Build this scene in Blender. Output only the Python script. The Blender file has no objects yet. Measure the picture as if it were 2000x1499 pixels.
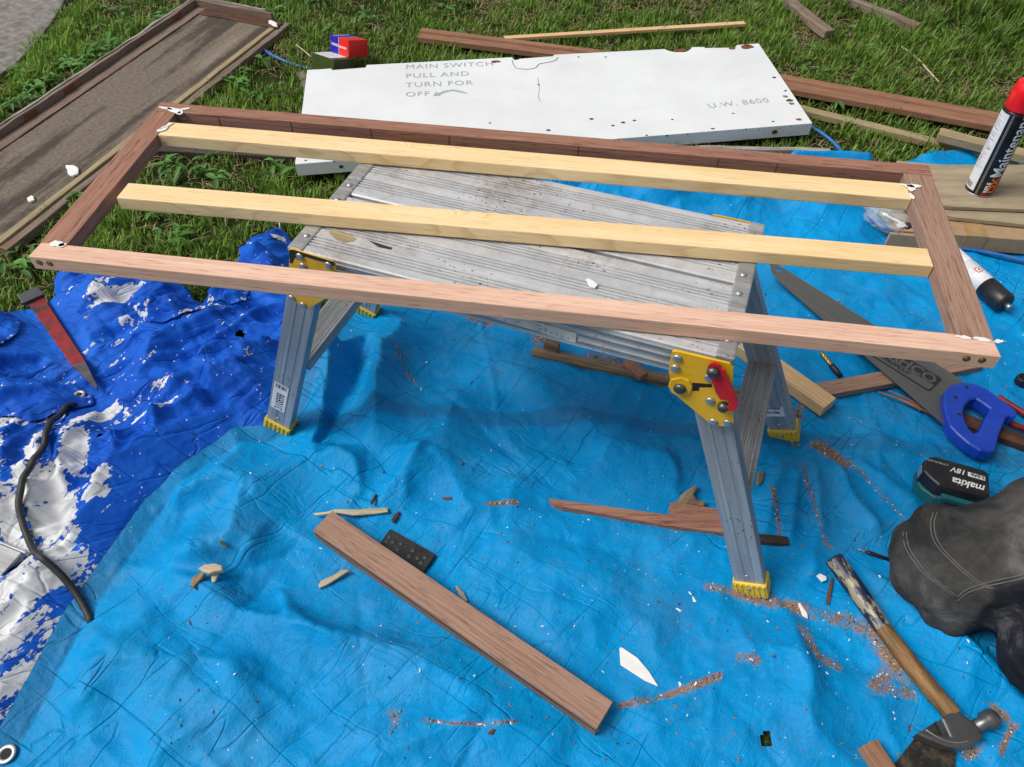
import bpy, bmesh, math, random
import numpy as np
from mathutils import Vector, Matrix, noise as mnoise
from mathutils.bvhtree import BVHTree

random.seed(7)
R = math.radians
scene = bpy.context.scene
col = scene.collection

# ------------------------------------------------------------------ camera
CAM_F, CAM_PITCH, CAM_ROLL, CAM_H = 1480.0, 49.3, -0.5, 1.18
_p, _r = R(CAM_PITCH), R(CAM_ROLL)
_fw = np.array([0, math.cos(_p), -math.sin(_p)])
_rt = np.array([1.0, 0, 0])
_dn = np.cross(_fw, _rt)
CR = np.stack([_rt*math.cos(_r)+_dn*math.sin(_r), -_rt*math.sin(_r)+_dn*math.cos(_r), _fw], 1)
cam_d = bpy.data.cameras.new('camera'); cam = bpy.data.objects.new('camera', cam_d); col.objects.link(cam)
cam_d.sensor_width = 36.0; cam_d.lens = CAM_F/2000*36.0; cam_d.clip_start = 0.02; cam_d.clip_end = 500
_m = Matrix(((CR[0, 0], -CR[0, 1], -CR[0, 2], 0), (CR[1, 0], -CR[1, 1], -CR[1, 2], 0), (CR[2, 0], -CR[2, 1], -CR[2, 2], CAM_H), (0, 0, 0, 1)))
cam.matrix_world = _m
scene.camera = cam

def P(x, y, z=0.0):
    """photo pixel -> point on the horizontal plane at height z"""
    d = CR @ np.array([x-1000.0, y-749.5, CAM_F])
    t = (z-CAM_H)/d[2]
    return Vector((t*d[0], t*d[1], z))

# ------------------------------------------------------------------ sky, sun, exposure
SUN_AZ, SUN_EL = R(262), R(53)      # direction the light comes from (azimuth clockwise from +Y)
world = bpy.data.worlds.new('World'); scene.world = world; world.use_nodes = True
wn = world.node_tree; wn.nodes.clear()
sky = wn.nodes.new('ShaderNodeTexSky'); sky.sky_type = 'NISHITA'; sky.sun_disc = False
sky.sun_elevation = SUN_EL; sky.sun_rotation = SUN_AZ; sky.air_density = 1.0; sky.dust_density = 3.0; sky.ozone_density = 1.0
hs = wn.nodes.new('ShaderNodeHueSaturation'); hs.inputs['Saturation'].default_value = 0.22
bg = wn.nodes.new('ShaderNodeBackground'); bg.inputs['Strength'].default_value = 0.058
wo = wn.nodes.new('ShaderNodeOutputWorld')
wn.links.new(sky.outputs[0], hs.inputs['Color']); wn.links.new(hs.outputs[0], bg.inputs['Color']); wn.links.new(bg.outputs[0], wo.inputs['Surface'])
sd = bpy.data.lights.new('sun', 'SUN'); sd.energy = 1.5; sd.angle = R(28); sd.color = (1.0, 0.965, 0.91)
sun = bpy.data.objects.new('sun', sd); col.objects.link(sun)
_sv = Vector((math.sin(SUN_AZ)*math.cos(SUN_EL), math.cos(SUN_AZ)*math.cos(SUN_EL), math.sin(SUN_EL)))
sun.rotation_euler = _sv.to_track_quat('Z', 'Y').to_euler()
vs = scene.view_settings
vs.view_transform = 'Standard'; vs.look = 'None'; vs.gamma = 1.0; vs.use_curve_mapping = False
vs.exposure = 0.86
scene.render.engine = 'CYCLES'
scene.cycles.max_bounces = 5; scene.cycles.diffuse_bounces = 3; scene.cycles.glossy_bounces = 2; scene.cycles.transmission_bounces = 2; scene.cycles.transparent_max_bounces = 8

# ------------------------------------------------------------------ material helpers
class Mt:
    def __init__(s, name):
        s.m = bpy.data.materials.new(name); s.m.use_nodes = True
        s.t = s.m.node_tree; s.t.nodes.clear()
    def n(s, typ, ins=None, **attrs):
        nd = s.t.nodes.new('ShaderNode'+typ)
        for k, v in attrs.items(): setattr(nd, k, v)
        for k, v in (ins or {}).items():
            if v is None: continue
            i = nd.inputs[k]
            if isinstance(v, bpy.types.NodeSocket): s.t.links.new(v, i)
            else:
                if i.type == 'RGBA' and len(v) == 3: v = (*v, 1)
                i.default_value = v
        return nd
    def obj(s): return s.n('TexCoord').outputs['Object']
    def rnd(s): return s.n('ObjectInfo').outputs['Random']
    def map(s, v, sc=(1, 1, 1), loc=(0, 0, 0), rot=(0, 0, 0)):
        if any(rot): v = s.n('Mapping', {'Vector': v, 'Rotation': rot}).outputs[0]; rot = (0, 0, 0)
        return s.n('Mapping', {'Vector': v, 'Scale': sc, 'Location': loc, 'Rotation': rot}).outputs[0]
    def noise(s, v, scale, detail=4, rough=.55, dist=0.0, typ='FBM'):
        nd = s.n('TexNoise', None, noise_dimensions='3D'); nd.noise_type = typ
        s.t.links.new(v, nd.inputs['Vector'])
        nd.inputs['Scale'].default_value = scale; nd.inputs['Detail'].default_value = detail
        nd.inputs['Roughness'].default_value = rough; nd.inputs['Distortion'].default_value = dist
        return nd.outputs[0]
    def voro(s, v, scale, feature='F1', out='Distance', rnd=1.0):
        nd = s.n('TexVoronoi', {'Vector': v, 'Scale': scale, 'Randomness': rnd}, feature=feature)
        return nd.outputs[out]
    def math(s, op, a, b=0.0, clamp=False):
        return s.n('Math', {0: a, 1: b}, operation=op, use_clamp=clamp).outputs[0]
    def vmath(s, op, a, b=(0, 0, 0)):
        return s.n('VectorMath', {0: a, 1: b}, operation=op).outputs[0]
    def ramp(s, f, stops, interp='LINEAR'):
        nd = s.n('ValToRGB', {'Fac': f}); e = nd.color_ramp.elements; nd.color_ramp.interpolation = interp
        while len(e) < len(stops): e.new(0.5)
        for i, (p, c) in enumerate(stops):
            e[i].position = p; e[i].color = (*c, 1) if not isinstance(c, (int, float)) else (c, c, c, 1)
        return nd.outputs[0]
    def step(s, f, a, b): # smooth 0..1 between a and b
        return s.n('MapRange', {'Value': f, 'From Min': a, 'From Max': b, 'To Min': 0.0, 'To Max': 1.0}).outputs[0]
    def mix(s, f, a, b, blend='MIX'):
        nd = s.n('Mix', None, data_type='RGBA', blend_type=blend)
        for k, v in ((0, f), (6, a), (7, b)):
            i = nd.inputs[k]
            if isinstance(v, bpy.types.NodeSocket): s.t.links.new(v, i)
            else: i.default_value = v if isinstance(v, (int, float)) else (*v[:3], 1)
        return nd.outputs[2]
    def bump(s, h, strength=.3, dist=.002, normal=None):
        return s.n('Bump', {'Height': h, 'Strength': strength, 'Distance': dist, 'Normal': normal}).outputs[0]
    def lines(s, v, sc, rot, loc, width):
        n = s.noise(s.map(v, sc, loc, (0, 0, rot)), 1.0, 3, .5, .3)
        return s.math('SUBTRACT', 1.0, s.step(s.math('ABSOLUTE', s.math('SUBTRACT', n, .5)), 0.0, width))
    def attr(s, name, out='Fac'): return s.n('Attribute', None, attribute_name=name).outputs[out]
    def out(s, color, rough=.5, metal=0.0, normal=None, spec=.5, **kw):
        b = s.n('BsdfPrincipled', {'Base Color': color, 'Roughness': rough, 'Metallic': metal, 'Normal': normal, 'Specular IOR Level': spec, **kw})
        o = s.n('OutputMaterial'); s.t.links.new(b.outputs[0], o.inputs[0])
        return s.m

def flat(name, c, rough=.5, metal=0.0, var=.12, scale=60, bump=.1, spec=.5, dirt=None, dirt_amt=.25, dscale=18):
    """painted / moulded surface: slight colour mottling, fine relief, worn dirt patches"""
    M = Mt(name); v = M.obj()
    n = M.noise(v, scale, 4)
    lo = tuple(x*(1-var) for x in c); hi = tuple(min(1, x*(1+var)) for x in c)
    cc = M.ramp(n, [(.3, lo), (.7, hi)])
    if dirt:
        d = M.noise(v, dscale, 6, .7)
        cc = M.mix(M.math('MULTIPLY', M.step(d, .5, .72), dirt_amt*2, True), cc, dirt)
    nn = M.bump(M.noise(v, scale*5, 3), bump, .001)
    return M.out(cc, M.math('ADD', M.math('MULTIPLY', n, .2), rough-.1), metal, nn, spec)

def wood(name, dark, light, pores=(.0, .0, .0), ring=0.0, ringscale=130., streak=.6, rough=.65, stain=None, stain_amt=.0, bumps=.25, knots=()):
    """wood with its grain along local X"""
    M = Mt(name); o = M.obj()
    r = M.rnd()
    off = M.n('CombineXYZ', {0: M.math('MULTIPLY', r, 7.0), 1: M.math('MULTIPLY', r, 3.0), 2: M.math('MULTIPLY', r, 5.0)}).outputs[0]
    v = M.vmath('ADD', o, off)
    big = M.noise(M.map(v, (1.5, 14, 14)), 3, 3)
    fib = M.noise(M.map(v, (7, 330, 330)), 1.0, 5, .65)
    pore = M.noise(M.map(v, (28, 520, 520)), 1.0, 2, .5)
    f = M.math('ADD', M.math('MULTIPLY', fib, streak), M.math('MULTIPLY', big, 1-streak))
    cc = M.ramp(f, [(.33, dark), (.66, light)])
    if ring > 0:
        wv = M.n('CombineXYZ', {0: M.noise(M.map(v, (2.2, 3, 3)), 1.6, 2), 1: M.noise(M.map(v, (2.2, 3, 3), (9, 2, 1)), 1.6, 2), 2: 0.0}).outputs[0]
        yz = M.vmath('ADD', M.vmath('MULTIPLY', o, (.012, 1, 1)), M.vmath('MULTIPLY', wv, (0.0, .035, 0.0)))
        yz = M.vmath('ADD', yz, M.n('CombineXYZ', {0: 0.0, 1: M.math('ADD', M.math('MULTIPLY', r, .03), .018), 2: .03}).outputs[0])
        ln = M.n('VectorMath', {0: yz}, operation='LENGTH').outputs['Value']
        for kx, ky in knots:
            kd = M.n('VectorMath', {0: M.vmath('MULTIPLY', M.vmath('SUBTRACT', o, (kx, ky, 0)), (26, 75, 0))}, operation='LENGTH').outputs['Value']
            ln = M.math('ADD', ln, M.math('MULTIPLY', M.math('POWER', 2.718, M.math('MULTIPLY', M.math('MULTIPLY', kd, kd), -1.0)), .022))
        w = M.math('FRACT', M.math('MULTIPLY', M.math('ADD', ln, M.math('MULTIPLY', M.noise(M.map(v, (3, 20, 20)), 1.0, 2), .012)), ringscale))
        band = M.ramp(w, [(0, 0), (.62, .25), (.9, 1.0), (1.0, .0)])
        cc = M.mix(M.math('MULTIPLY', band, ring), cc, tuple(x*y for x, y in zip(dark, (.62, .5, .38))))
    pm = M.step(pore, .58, .70)
    cc = M.mix(M.math('MULTIPLY', pm, .75), cc, pores)
    if stain:
        sn = M.noise(M.map(v, (5, 30, 30)), 1.3, 5, .65)
        cc = M.mix(M.math('MULTIPLY', M.step(sn, .45, .68), stain_amt, True), cc, stain)
    h = M.math('ADD', fib, M.math('MULTIPLY', pm, -.6))
    return M.out(cc, rough, 0.0, M.bump(h, bumps, .0012), .35)

MAT = {}
MAT['mahogany'] = wood('mahogany', (.20, .085, .055), (.42, .215, .145), (.07, .022, .014), streak=.75)
MAT['mahogany_pale'] = wood('mahogany_pale', (.60, .355, .25), (.83, .56, .42), (.43, .205, .135), streak=.7)
MAT['mahogany_dusty'] = wood('mahogany_dusty', (.235, .130, .090), (.42, .262, .190), (.12, .056, .04), streak=.8)
MAT['mahogany_dark'] = wood('mahogany_dark', (.05, .022, .014), (.16, .07, .042), (.02, .01, .006), streak=.7, stain=(.012, .009, .007), stain_amt=.8)
MAT['mahogany_orange'] = wood('mahogany_orange', (.19, .085, .045), (.35, .175, .105), (.08, .03, .015), streak=.6, stain=(.34, .22, .16), stain_amt=.4)
MAT['pine'] = wood('pine', (.82, .575, .275), (.945, .755, .45), (.68, .43, .19), ring=.42, ringscale=230., streak=.35, knots=((.466, .338), (.573, .170)))
MAT['pine_raw'] = wood('pine_raw', (.66, .42, .20), (.84, .60, .35), (.5, .28, .12), ring=.65, ringscale=190., streak=.4)
MAT['tan_wood'] = wood('tan_wood', (.27, .21, .11), (.43, .35, .205), (.17, .12, .06), streak=.55, stain=(.14, .10, .055), stain_amt=.35)
MAT['weathered'] = wood('weathered', (.13, .095, .072), (.29, .225, .18), (.05, .035, .028), streak=.7, stain=(.15, .05, .025), stain_amt=.6)
MAT['weathered_dark'] = wood('weathered_dark', (.018, .014, .012), (.075, .055, .043), (.008, .006, .005), streak=.6, stain=(.26, .22, .17), stain_amt=.22)
MAT['peeling_white'] = wood('peeling_white', (.18, .16, .13), (.52, .50, .45), (.06, .05, .04), streak=.6, stain=(.05, .04, .03), stain_amt=.8)
MAT['rotten'] = wood('rotten', (.12, .075, .04), (.38, .28, .17), (.04, .025, .015), streak=.5, stain=(.03, .02, .012), stain_amt=.7)
MAT['splinter_pale'] = wood('splinter_pale', (.38, .30, .18), (.62, .54, .38), (.2, .14, .07), streak=.5)
MAT['hammer_wood'] = wood('hammer_wood', (.13, .065, .022), (.36, .205, .075), (.03, .016, .008), streak=.5, stain=(.025, .017, .012), stain_amt=.9)
MAT['plywood'] = wood('plywood', (.30, .235, .15), (.44, .36, .245), (.2, .145, .085), streak=.35, stain=(.17, .12, .075), stain_amt=.45)
MAT['steel'] = flat('steel', (.42, .43, .44), .38, .85, dirt=(.09, .07, .05), dirt_amt=.2)
MAT['dark_steel'] = flat('dark_steel', (.13, .13, .13), .42, .8, dirt=(.06, .045, .035), dirt_amt=.35, dscale=40)
MAT['hammer_steel'] = flat('hammer_steel', (.16, .16, .16), .36, .75, dirt=(.10, .08, .065), dirt_amt=.3, dscale=30)
MAT['rivet'] = flat('rivet', (.50, .51, .52), .35, .75)
MAT['yellow_paint'] = flat('yellow_paint', (.78, .46, .012), .38, .0, .08, dirt=(.05, .035, .015), dirt_amt=.18, dscale=30)
MAT['yellow_plastic'] = flat('yellow_plastic', (.72, .50, .035), .5, .0, .12, dirt=(.16, .10, .04), dirt_amt=.3, dscale=40)
MAT['black_wear'] = flat('black_wear', (.022, .019, .015), .6)
MAT['red_paint'] = flat('red_paint', (.56, .012, .018), .35, 0, .1, dirt=(.12, .03, .02), dirt_amt=.2)
MAT['worn_red'] = flat('worn_red', (.26, .014, .016), .5, 0.2, .3, dirt=(.035, .028, .028), dirt_amt=.9, dscale=26)
MAT['black_plastic'] = flat('black_plastic', (.012, .012, .014), .42, 0, .2, dirt=(.09, .08, .07), dirt_amt=.15)
MAT['black_rubber'] = flat('black_rubber', (.02, .02, .021), .6, 0, .2, dirt=(.10, .09, .08), dirt_amt=.3)
MAT['dirty_black'] = flat('dirty_black', (.018, .017, .016), .38, 0, .3, dirt=(.15, .11, .07), dirt_amt=.35, dscale=35)
MAT['grey_mark'] = flat('grey_mark', (.040, .043, .046), .6)
MAT['teal_plastic'] = flat('teal_plastic', (.008, .12, .135), .45, 0, .15, dirt=(.05, .05, .045), dirt_amt=.3)
MAT['saw_blue'] = flat('saw_blue', (.006, .050, .46), .42, 0, .1, scale=40, dirt=(.10, .14, .4), dirt_amt=.08)
MAT['hose_blue'] = flat('hose_blue', (.02, .14, .42), .4, 0, .15, dirt=(.15, .2, .25), dirt_amt=.3)
MAT['white_print'] = flat('white_print', (.78, .78, .78), .5, var=.05)
MAT['black_print'] = flat('black_print', (.02, .02, .022), .5)
MAT['grey_print'] = flat('grey_print', (.36, .38, .40), .55, var=.15, scale=120)
MAT['red_print'] = flat('red_print', (.6, .02, .02), .5)
MAT['orange_print'] = flat('orange_print', (.85, .16, .02), .5)
MAT['label_white'] = flat('label_white', (.72, .73, .76), .5, var=.06)
MAT['label_worn'] = flat('label_worn', (.60, .61, .62), .55, var=.1, dirt=(.22, .22, .22), dirt_amt=.4, dscale=90)
MAT['box_blue'] = flat('box_blue', (.012, .012, .36), .35, var=.08)
MAT['box_red'] = flat('box_red', (.72, .012, .01), .35, var=.06)
MAT['box_green'] = flat('box_green', (.040, .062, .008), .35, var=.12)
MAT['cap_red'] = flat('cap_red', (.74, .006, .01), .3, var=.05)
MAT['can_black'] = flat('can_black', (.008, .009, .011), .28, var=.1, bump=.03)
MAT['filler'] = flat('filler', (.80, .79, .78), .6, var=.08, bump=.5)
MAT['chip_white'] = flat('chip_white', (.78, .78, .76), .5, var=.06)
MAT['rust'] = flat('rust', (.20, .065, .022), .8, 0, .45, scale=120, dirt=(.05, .018, .01), dirt_amt=.5, dscale=80)
MAT['hole'] = flat('hole', (.012, .010, .009), .8)
MAT['cardboard'] = flat('cardboard', (.38, .25, .145), .75, 0, .1, dirt=(.26, .16, .085), dirt_amt=.3)
MAT['tape'] = flat('tape', (.36, .215, .085), .3, 0, .12, dirt=(.42, .30, .18), dirt_amt=.3)
MAT['concrete'] = flat('concrete', (.205, .19, .178), .9, 0, .38, scale=45, bump=.7, dirt=(.085, .075, .065), dirt_amt=.5, dscale=14)
MAT['sawdust'] = flat('sawdust', (.26, .165, .105), .9, 0, .5, scale=300, dirt=(.20, .09, .05), dirt_amt=.5, dscale=120)
MAT['brass'] = flat('brass', (.50, .33, .09), .32, .8, .2, scale=120)
MAT['stitch'] = flat('stitch', (.11, .105, .10), .9)
MAT['skin'] = flat('skin', (.52, .30, .22), .55, var=.08)
MAT['hair'] = flat('hair', (.05, .03, .02), .7)
MAT['jacket'] = flat('jacket', (.05, .055, .07), .85)
MAT['string'] = flat('string', (.62, .60, .55), .8)

def m_alu(name, base, ribs=False, wear=.5):
    M = Mt(name); v = M.obj()
    st = M.noise(M.map(v, (2.5, 90, 90)), 1.5, 5, .6)
    bl = M.noise(v, 11, 6, .65)
    cc = M.ramp(st, [(.3, tuple(x*.82 for x in base)), (.7, tuple(min(1, x*1.14) for x in base))])
    if wear:
        paint = M.math('MULTIPLY', M.step(M.math('ADD', M.math('MULTIPLY', st, .6), M.math('MULTIPLY', M.noise(M.map(v, (1, 3, 1)), 7, 5, .7), .6)), .58, .70), wear, True)
        cc = M.mix(paint, cc, (.66, .66, .67))
        dirt = M.math('MULTIPLY', M.step(M.noise(M.map(v, (1, 2.2, 1), (4, 7, 1)), 8, 9, .76), .50, .66), .8*wear, True)
        cc = M.mix(dirt, cc, (.17, .135, .105))
        fl = M.voro(M.map(v, (1, 1.6, 1)), 85)
        keep = M.step(M.noise(v, 9, 3), .5, .62)
        cc = M.mix(M.math('MULTIPLY', M.math('LESS_THAN', fl, .16), keep), cc, (.11, .065, .045))
    rg = M.ramp(bl, [(.3, .34), (.7, .55)])
    return M.out(cc, rg, .35, M.bump(M.math('ADD', st, M.noise(v, 220, 3)), .12, .001), .5)
def m_deck():
    M = Mt('alu_deck'); v = M.obj()
    a = M.noise(v, 28, 5, .7); b = M.noise(M.map(v, (1, 2.0, 1)), 6, 6, .72, .4); st = M.noise(M.map(v, (4, 60, 60)), 1.2, 4, .6)
    cc = M.ramp(a, [(.3, (.48, .485, .50)), (.7, (.60, .605, .62))])
    cc = M.mix(M.math('MULTIPLY', M.step(M.math('ADD', M.math('MULTIPLY', st, .55), M.math('MULTIPLY', b, .45)), .50, .60), .75, True), cc, (.70, .70, .71))
    gr_ = M.math('MULTIPLY', M.step(M.math('ADD', M.math('MULTIPLY', M.noise(M.map(v, (1, 2, 1), (4, 7, 1)), 5, 4, .6), .6), M.math('MULTIPLY', M.noise(v, 70, 6, .8), .4)), .51, .63), .55, True)
    cc = M.mix(gr_, cc, (.24, .20, .16))
    fl = M.voro(M.map(v, (1, 1.6, 1)), 95)
    cc = M.mix(M.math('MULTIPLY', M.math('LESS_THAN', fl, .2), M.step(b, .48, .6)), cc, (.13, .07, .05))
    return M.out(cc, M.ramp(a, [(.3, .36), (.7, .55)]), .25, M.bump(a, .15, .001), .5)
MAT['alu_top'] = m_deck()
MAT['alu_old'] = m_alu('alu_top', (.40, .405, .42), wear=.95)
MAT['alu'] = m_alu('alu', (.33, .36, .39), wear=.16)
MAT['alu_tread'] = m_alu('alu_tread', (.34, .34, .34), wear=.35)

def m_tarp_light():
    M = Mt('tarp_light'); v = M.obj()
    big = M.noise(v, 3.2, 3, .6, .4)
    med = M.noise(v, 17, 4, .65, .6)
    cc = M.ramp(M.math('ADD', M.math('MULTIPLY', big, .5), M.math('MULTIPLY', med, .5)), [(.34, (.000, .205, .49)), (.52, (.000, .255, .59)), (.68, (.000, .300, .66))])
    # hem and seam bands, faded cloth
    hem = M.attr('hem')
    cc = M.mix(M.math('MULTIPLY', hem, .85), cc, (.008, .165, .385))
    # dust film
    dust = M.math('MULTIPLY', M.step(M.noise(v, 6, 7, .72), .50, .75), .20, True)
    cc = M.mix(dust, cc, (.20, .32, .38))
    scuff = M.noise(M.map(v, (1, 1, 1), rot=(0, 0, .6)), 38, 6, .75, 1.2)
    cc = M.mix(M.math('MULTIPLY', M.step(scuff, .56, .70), .16, True), cc, (.10, .38, .62))
    sp = M.voro(v, 42)
    k = M.step(M.noise(v, 5, 3), .48, .6)
    cc = M.mix(M.math('MULTIPLY', M.math('LESS_THAN', sp, .055), k), cc, (.62, .60, .55))
    sp2 = M.voro(M.map(v, (1, 1, 1), (3, 5, 0)), 30)
    cc = M.mix(M.math('LESS_THAN', sp2, .035), cc, (.03, .025, .02))
    mud_shade = M.math('MULTIPLY', M.step(M.noise(v, 2.3, 7, .74, .3), .54, .74), .22, True)  # mud marks and soft shadow tone, both mixed into the cloth colour
    cc = M.mix(mud_shade, cc, (.04, .14, .20))
    dm = M.math('MULTIPLY', M.attr('dust'), M.step(M.noise(v, 24, 3, .6), .26, .50))
    dn = M.noise(v, 120, 4, .7)
    cc = M.mix(M.step(M.math('ADD', M.math('MULTIPLY', dm, 1.15), M.math('MULTIPLY', dn, .9)), .70, 1.05), cc, (.27, .165, .105))
    # crinkles: fine tissue-like relief, long thin creases, faint packing grid
    cr = M.noise(M.map(v, (1, 1.25, 1), rot=(0, 0, .35)), 24, 4, .62, .9, 'RIDGED_MULTIFRACTAL')
    vr = M.map(v, rot=(0, 0, .38))
    gx = M.n('TexWave', {'Vector': vr, 'Scale': 5.3, 'Distortion': 2.2, 'Detail': 1.0, 'Detail Scale': 2.0}, wave_type='BANDS', bands_direction='X').outputs[1]
    gy = M.n('TexWave', {'Vector': vr, 'Scale': 3.7, 'Distortion': 2.4, 'Detail': 1.0, 'Detail Scale': 2.0}, wave_type='BANDS', bands_direction='Y').outputs[1]
    grid = M.math('ADD', M.math('POWER', gx, 60.0), M.math('POWER', gy, 60.0))
    fac = M.voro(M.map(v, (1, 1.4, 1), rot=(0, 0, .8)), 24)
    ln = M.math('ADD', M.lines(v, (2.6, 12, 1), .55, (0, 0, 0), .014), M.lines(v, (2.4, 11, 1), -.85, (5, 1, 3), .013))
    ln = M.math('MULTIPLY', ln, M.step(big, .40, .62))
    h = M.math('ADD', M.math('MULTIPLY', cr, .30), M.math('MULTIPLY', fac, .22))
    h = M.math('ADD', h, M.math('ADD', M.math('MULTIPLY', ln, -.30), M.math('MULTIPLY', M.math('MULTIPLY', grid, med), -.045)))
    h = M.math('ADD', h, M.math('MULTIPLY', M.noise(v, 150, 3, .62, .6), .20))
    return M.out(cc, M.math('ADD', M.math('MULTIPLY', med, .25), .38), 0, M.bump(h, .85, .0085), .14)
MAT['tarp_light'] = m_tarp_light()

def m_tarp_dark():
    M = Mt('tarp_dark'); v = M.obj()
    big = M.noise(v, 6, 5, .6, .4)
    cc = M.ramp(big, [(.3, (.003, .052, .34)), (.5, (.006, .098, .56)), (.7, (.014, .150, .70))])
    # woven cells: peeling follows the weave
    cell = M.voro(M.map(v, (1, 1, 1), rot=(0, 0, .5)), 170, 'F1', 'Color', .35)
    cs = M.n('SeparateColor', {0: cell}).outputs[0]
    pe = M.attr('peel')
    pn = M.noise(M.map(v, (.42, 2.0, 1), rot=(0, 0, -1.0)), 17, 5, .64, .5)
    pk = M.math('ADD', M.math('ADD', pe, M.math('MULTIPLY', M.math('SUBTRACT', pn, .5), 3.2)), M.math('MULTIPLY', M.math('SUBTRACT', cs, .5), .34))
    mask = M.step(pk, .50, .54)
    white = M.ramp(M.noise(v, 14, 5), [(.3, (.66, .67, .69)), (.7, (.84, .85, .86))])
    cc = M.mix(mask, cc, white)
    specks = M.math('LESS_THAN', M.voro(v, 62), .10)
    k = M.step(M.noise(v, 9, 3), .46, .58)
    cc = M.mix(M.math('MULTIPLY', specks, k), cc, (.66, .67, .70))
    dirt = M.math('MULTIPLY', M.step(M.noise(v, 7, 7, .7), .6, .75), .3, True)
    cc = M.mix(dirt, cc, (.10, .09, .08))
    br = M.n('TexBrick', {'Vector': M.map(v, (1, 1, 1), rot=(0, 0, .5)), 'Scale': 115.0, 'Mortar Size': .03, 'Color1': (1, 1, 1), 'Color2': (.8, .8, .8), 'Mortar': (0, 0, 0)}).outputs[0]
    cr = M.noise(v, 34, 5, .65, .8, 'RIDGED_MULTIFRACTAL')
    h = M.math('ADD', M.math('MULTIPLY', br, .10), M.math('MULTIPLY', cr, .5))
    h = M.math('ADD', h, M.math('MULTIPLY', mask, -.35))
    wv = M.vmath('ADD', v, M.vmath('MULTIPLY', M.n('TexNoise', {'Vector': v, 'Scale': 16.0, 'Detail': 3.0}).outputs[1], (.05, .05, 0)))
    fac = M.voro(M.map(wv, (1, 2.2, 1), rot=(0, 0, -.7)), 22)
    ln = M.math('ADD', M.lines(v, (4, 16, 1), -.7, (0, 0, 0), .025), M.lines(v, (4, 14, 1), .3, (5, 1, 3), .02))
    h = M.math('ADD', M.math('MULTIPLY', h, .55), M.math('MULTIPLY', fac, .45))
    h = M.math('ADD', h, M.math('MULTIPLY', ln, -.26))
    return M.out(cc, .58, 0, M.bump(h, .8, .0085), .14)
MAT['tarp_dark'] = m_tarp_dark()

def m_enamel():
    M = Mt('white_enamel'); v = M.obj()
    n = M.noise(v, 3.5, 5, .6)
    cc = M.ramp(n, [(.3, (.68, .70, .70)), (.6, (.77, .79, .80)), (.75, (.72, .735, .72))])
    st = M.math('MULTIPLY', M.step(M.noise(M.map(v, (1, 2.5, 1)), 9, 7, .7), .55, .8), .25, True)
    cc = M.mix(st, cc, (.50, .47, .42))
    near = M.attr('chip')
    sp = M.voro(M.map(v, (1, 1.5, 1)), 95)
    sz = M.noise(v, 30, 4)
    cc = M.mix(M.math('MULTIPLY', M.math('LESS_THAN', sp, M.math('MULTIPLY', sz, .30)), M.step(M.math('ADD', near, M.math('MULTIPLY', M.noise(v, 12, 4), .7)), .98, 1.15)), cc, (.08, .075, .07))
    return M.out(cc, M.math('ADD', M.math('MULTIPLY', n, .25), .22), 0, M.bump(M.noise(v, 60, 4), .06, .002), .45)
MAT['enamel'] = m_enamel()

def m_hardboard():
    M = Mt('hardboard'); v = M.obj()
    st = M.noise(M.map(v, (1.0, 13, 1)), 1.0, 4, .55)
    fine = M.noise(v, 90, 6, .75)
    cc = M.ramp(fine, [(.3, (.095, .076, .058)), (.7, (.235, .192, .152))])
    cc = M.mix(M.math('MULTIPLY', M.step(M.math('ADD', st, M.math('MULTIPLY', M.noise(v, 30, 4), .12)), .54, .62), .75, True), cc, (.035, .027, .021))
    pale = M.math('MULTIPLY', M.step(M.noise(M.map(v, (1.2, 6, 1), (3, 1, 0)), 2.0, 6, .7), .55, .75), .6, True)
    cc = M.mix(pale, cc, (.33, .28, .21))
    return M.out(cc, .85, 0, M.bump(fine, .35, .0015), .25)
MAT['hardboard'] = m_hardboard()

def m_grass():
    M = Mt('grass_blade'); c = M.attr('Col', 'Color')
    b = M.n('BsdfPrincipled', {'Base Color': c, 'Roughness': .5, 'Specular IOR Level': .35})
    t = M.n('BsdfTranslucent', {'Color': c})
    x = M.n('MixShader', {0: .28, 1: b.outputs[0], 2: t.outputs[0]})
    o = M.n('OutputMaterial'); M.t.links.new(x.outputs[0], o.inputs[0])
    return M.m
MAT['grass'] = m_grass()

def m_ground():
    M = Mt('lawn_ground'); v = M.obj()
    n = M.noise(v, 8, 6, .65); f = M.noise(v, 160, 5, .7)
    a = M.ramp(f, [(.3, (.012, .020, .004)), (.6, (.040, .062, .014)), (.8, (.11, .095, .045))])
    cc = M.mix(M.step(n, .55, .72), a, (.062, .047, .026))
    return M.out(cc, .95, 0, M.bump(f, .8, .01), .1)
MAT['ground'] = m_ground()

def m_trouser():
    M = Mt('trouser_cloth'); v = M.obj()
    n = M.noise(v, 9, 6, .68, .3)
    cc = M.ramp(n, [(.38, (.024, .024, .024)), (.56, (.070, .068, .066)), (.74, (.175, .170, .165))])
    n2 = M.noise(v, 16, 6, .7, .5)
    c2 = M.ramp(n2, [(.42, (.006, .007, .011)), (.6, (.020, .021, .028)), (.78, (.13, .13, .14))])
    cc = M.mix(M.step(M.math('ADD', M.attr('navy'), M.math('MULTIPLY', M.math('SUBTRACT', M.noise(v, 30, 3), .5), .3)), .4, .6), cc, c2)
    w = M.noise(M.map(v, (1, 1, 1)), 700, 2)
    return M.out(cc, .85, 0, M.bump(M.math('ADD', M.math('MULTIPLY', w, .25), M.noise(M.map(v, (1, 2.4, 1), rot=(0, 0, .5)), 16, 5, .6, .8)), .6, .010), .2)
MAT['trousers'] = m_trouser()

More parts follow.
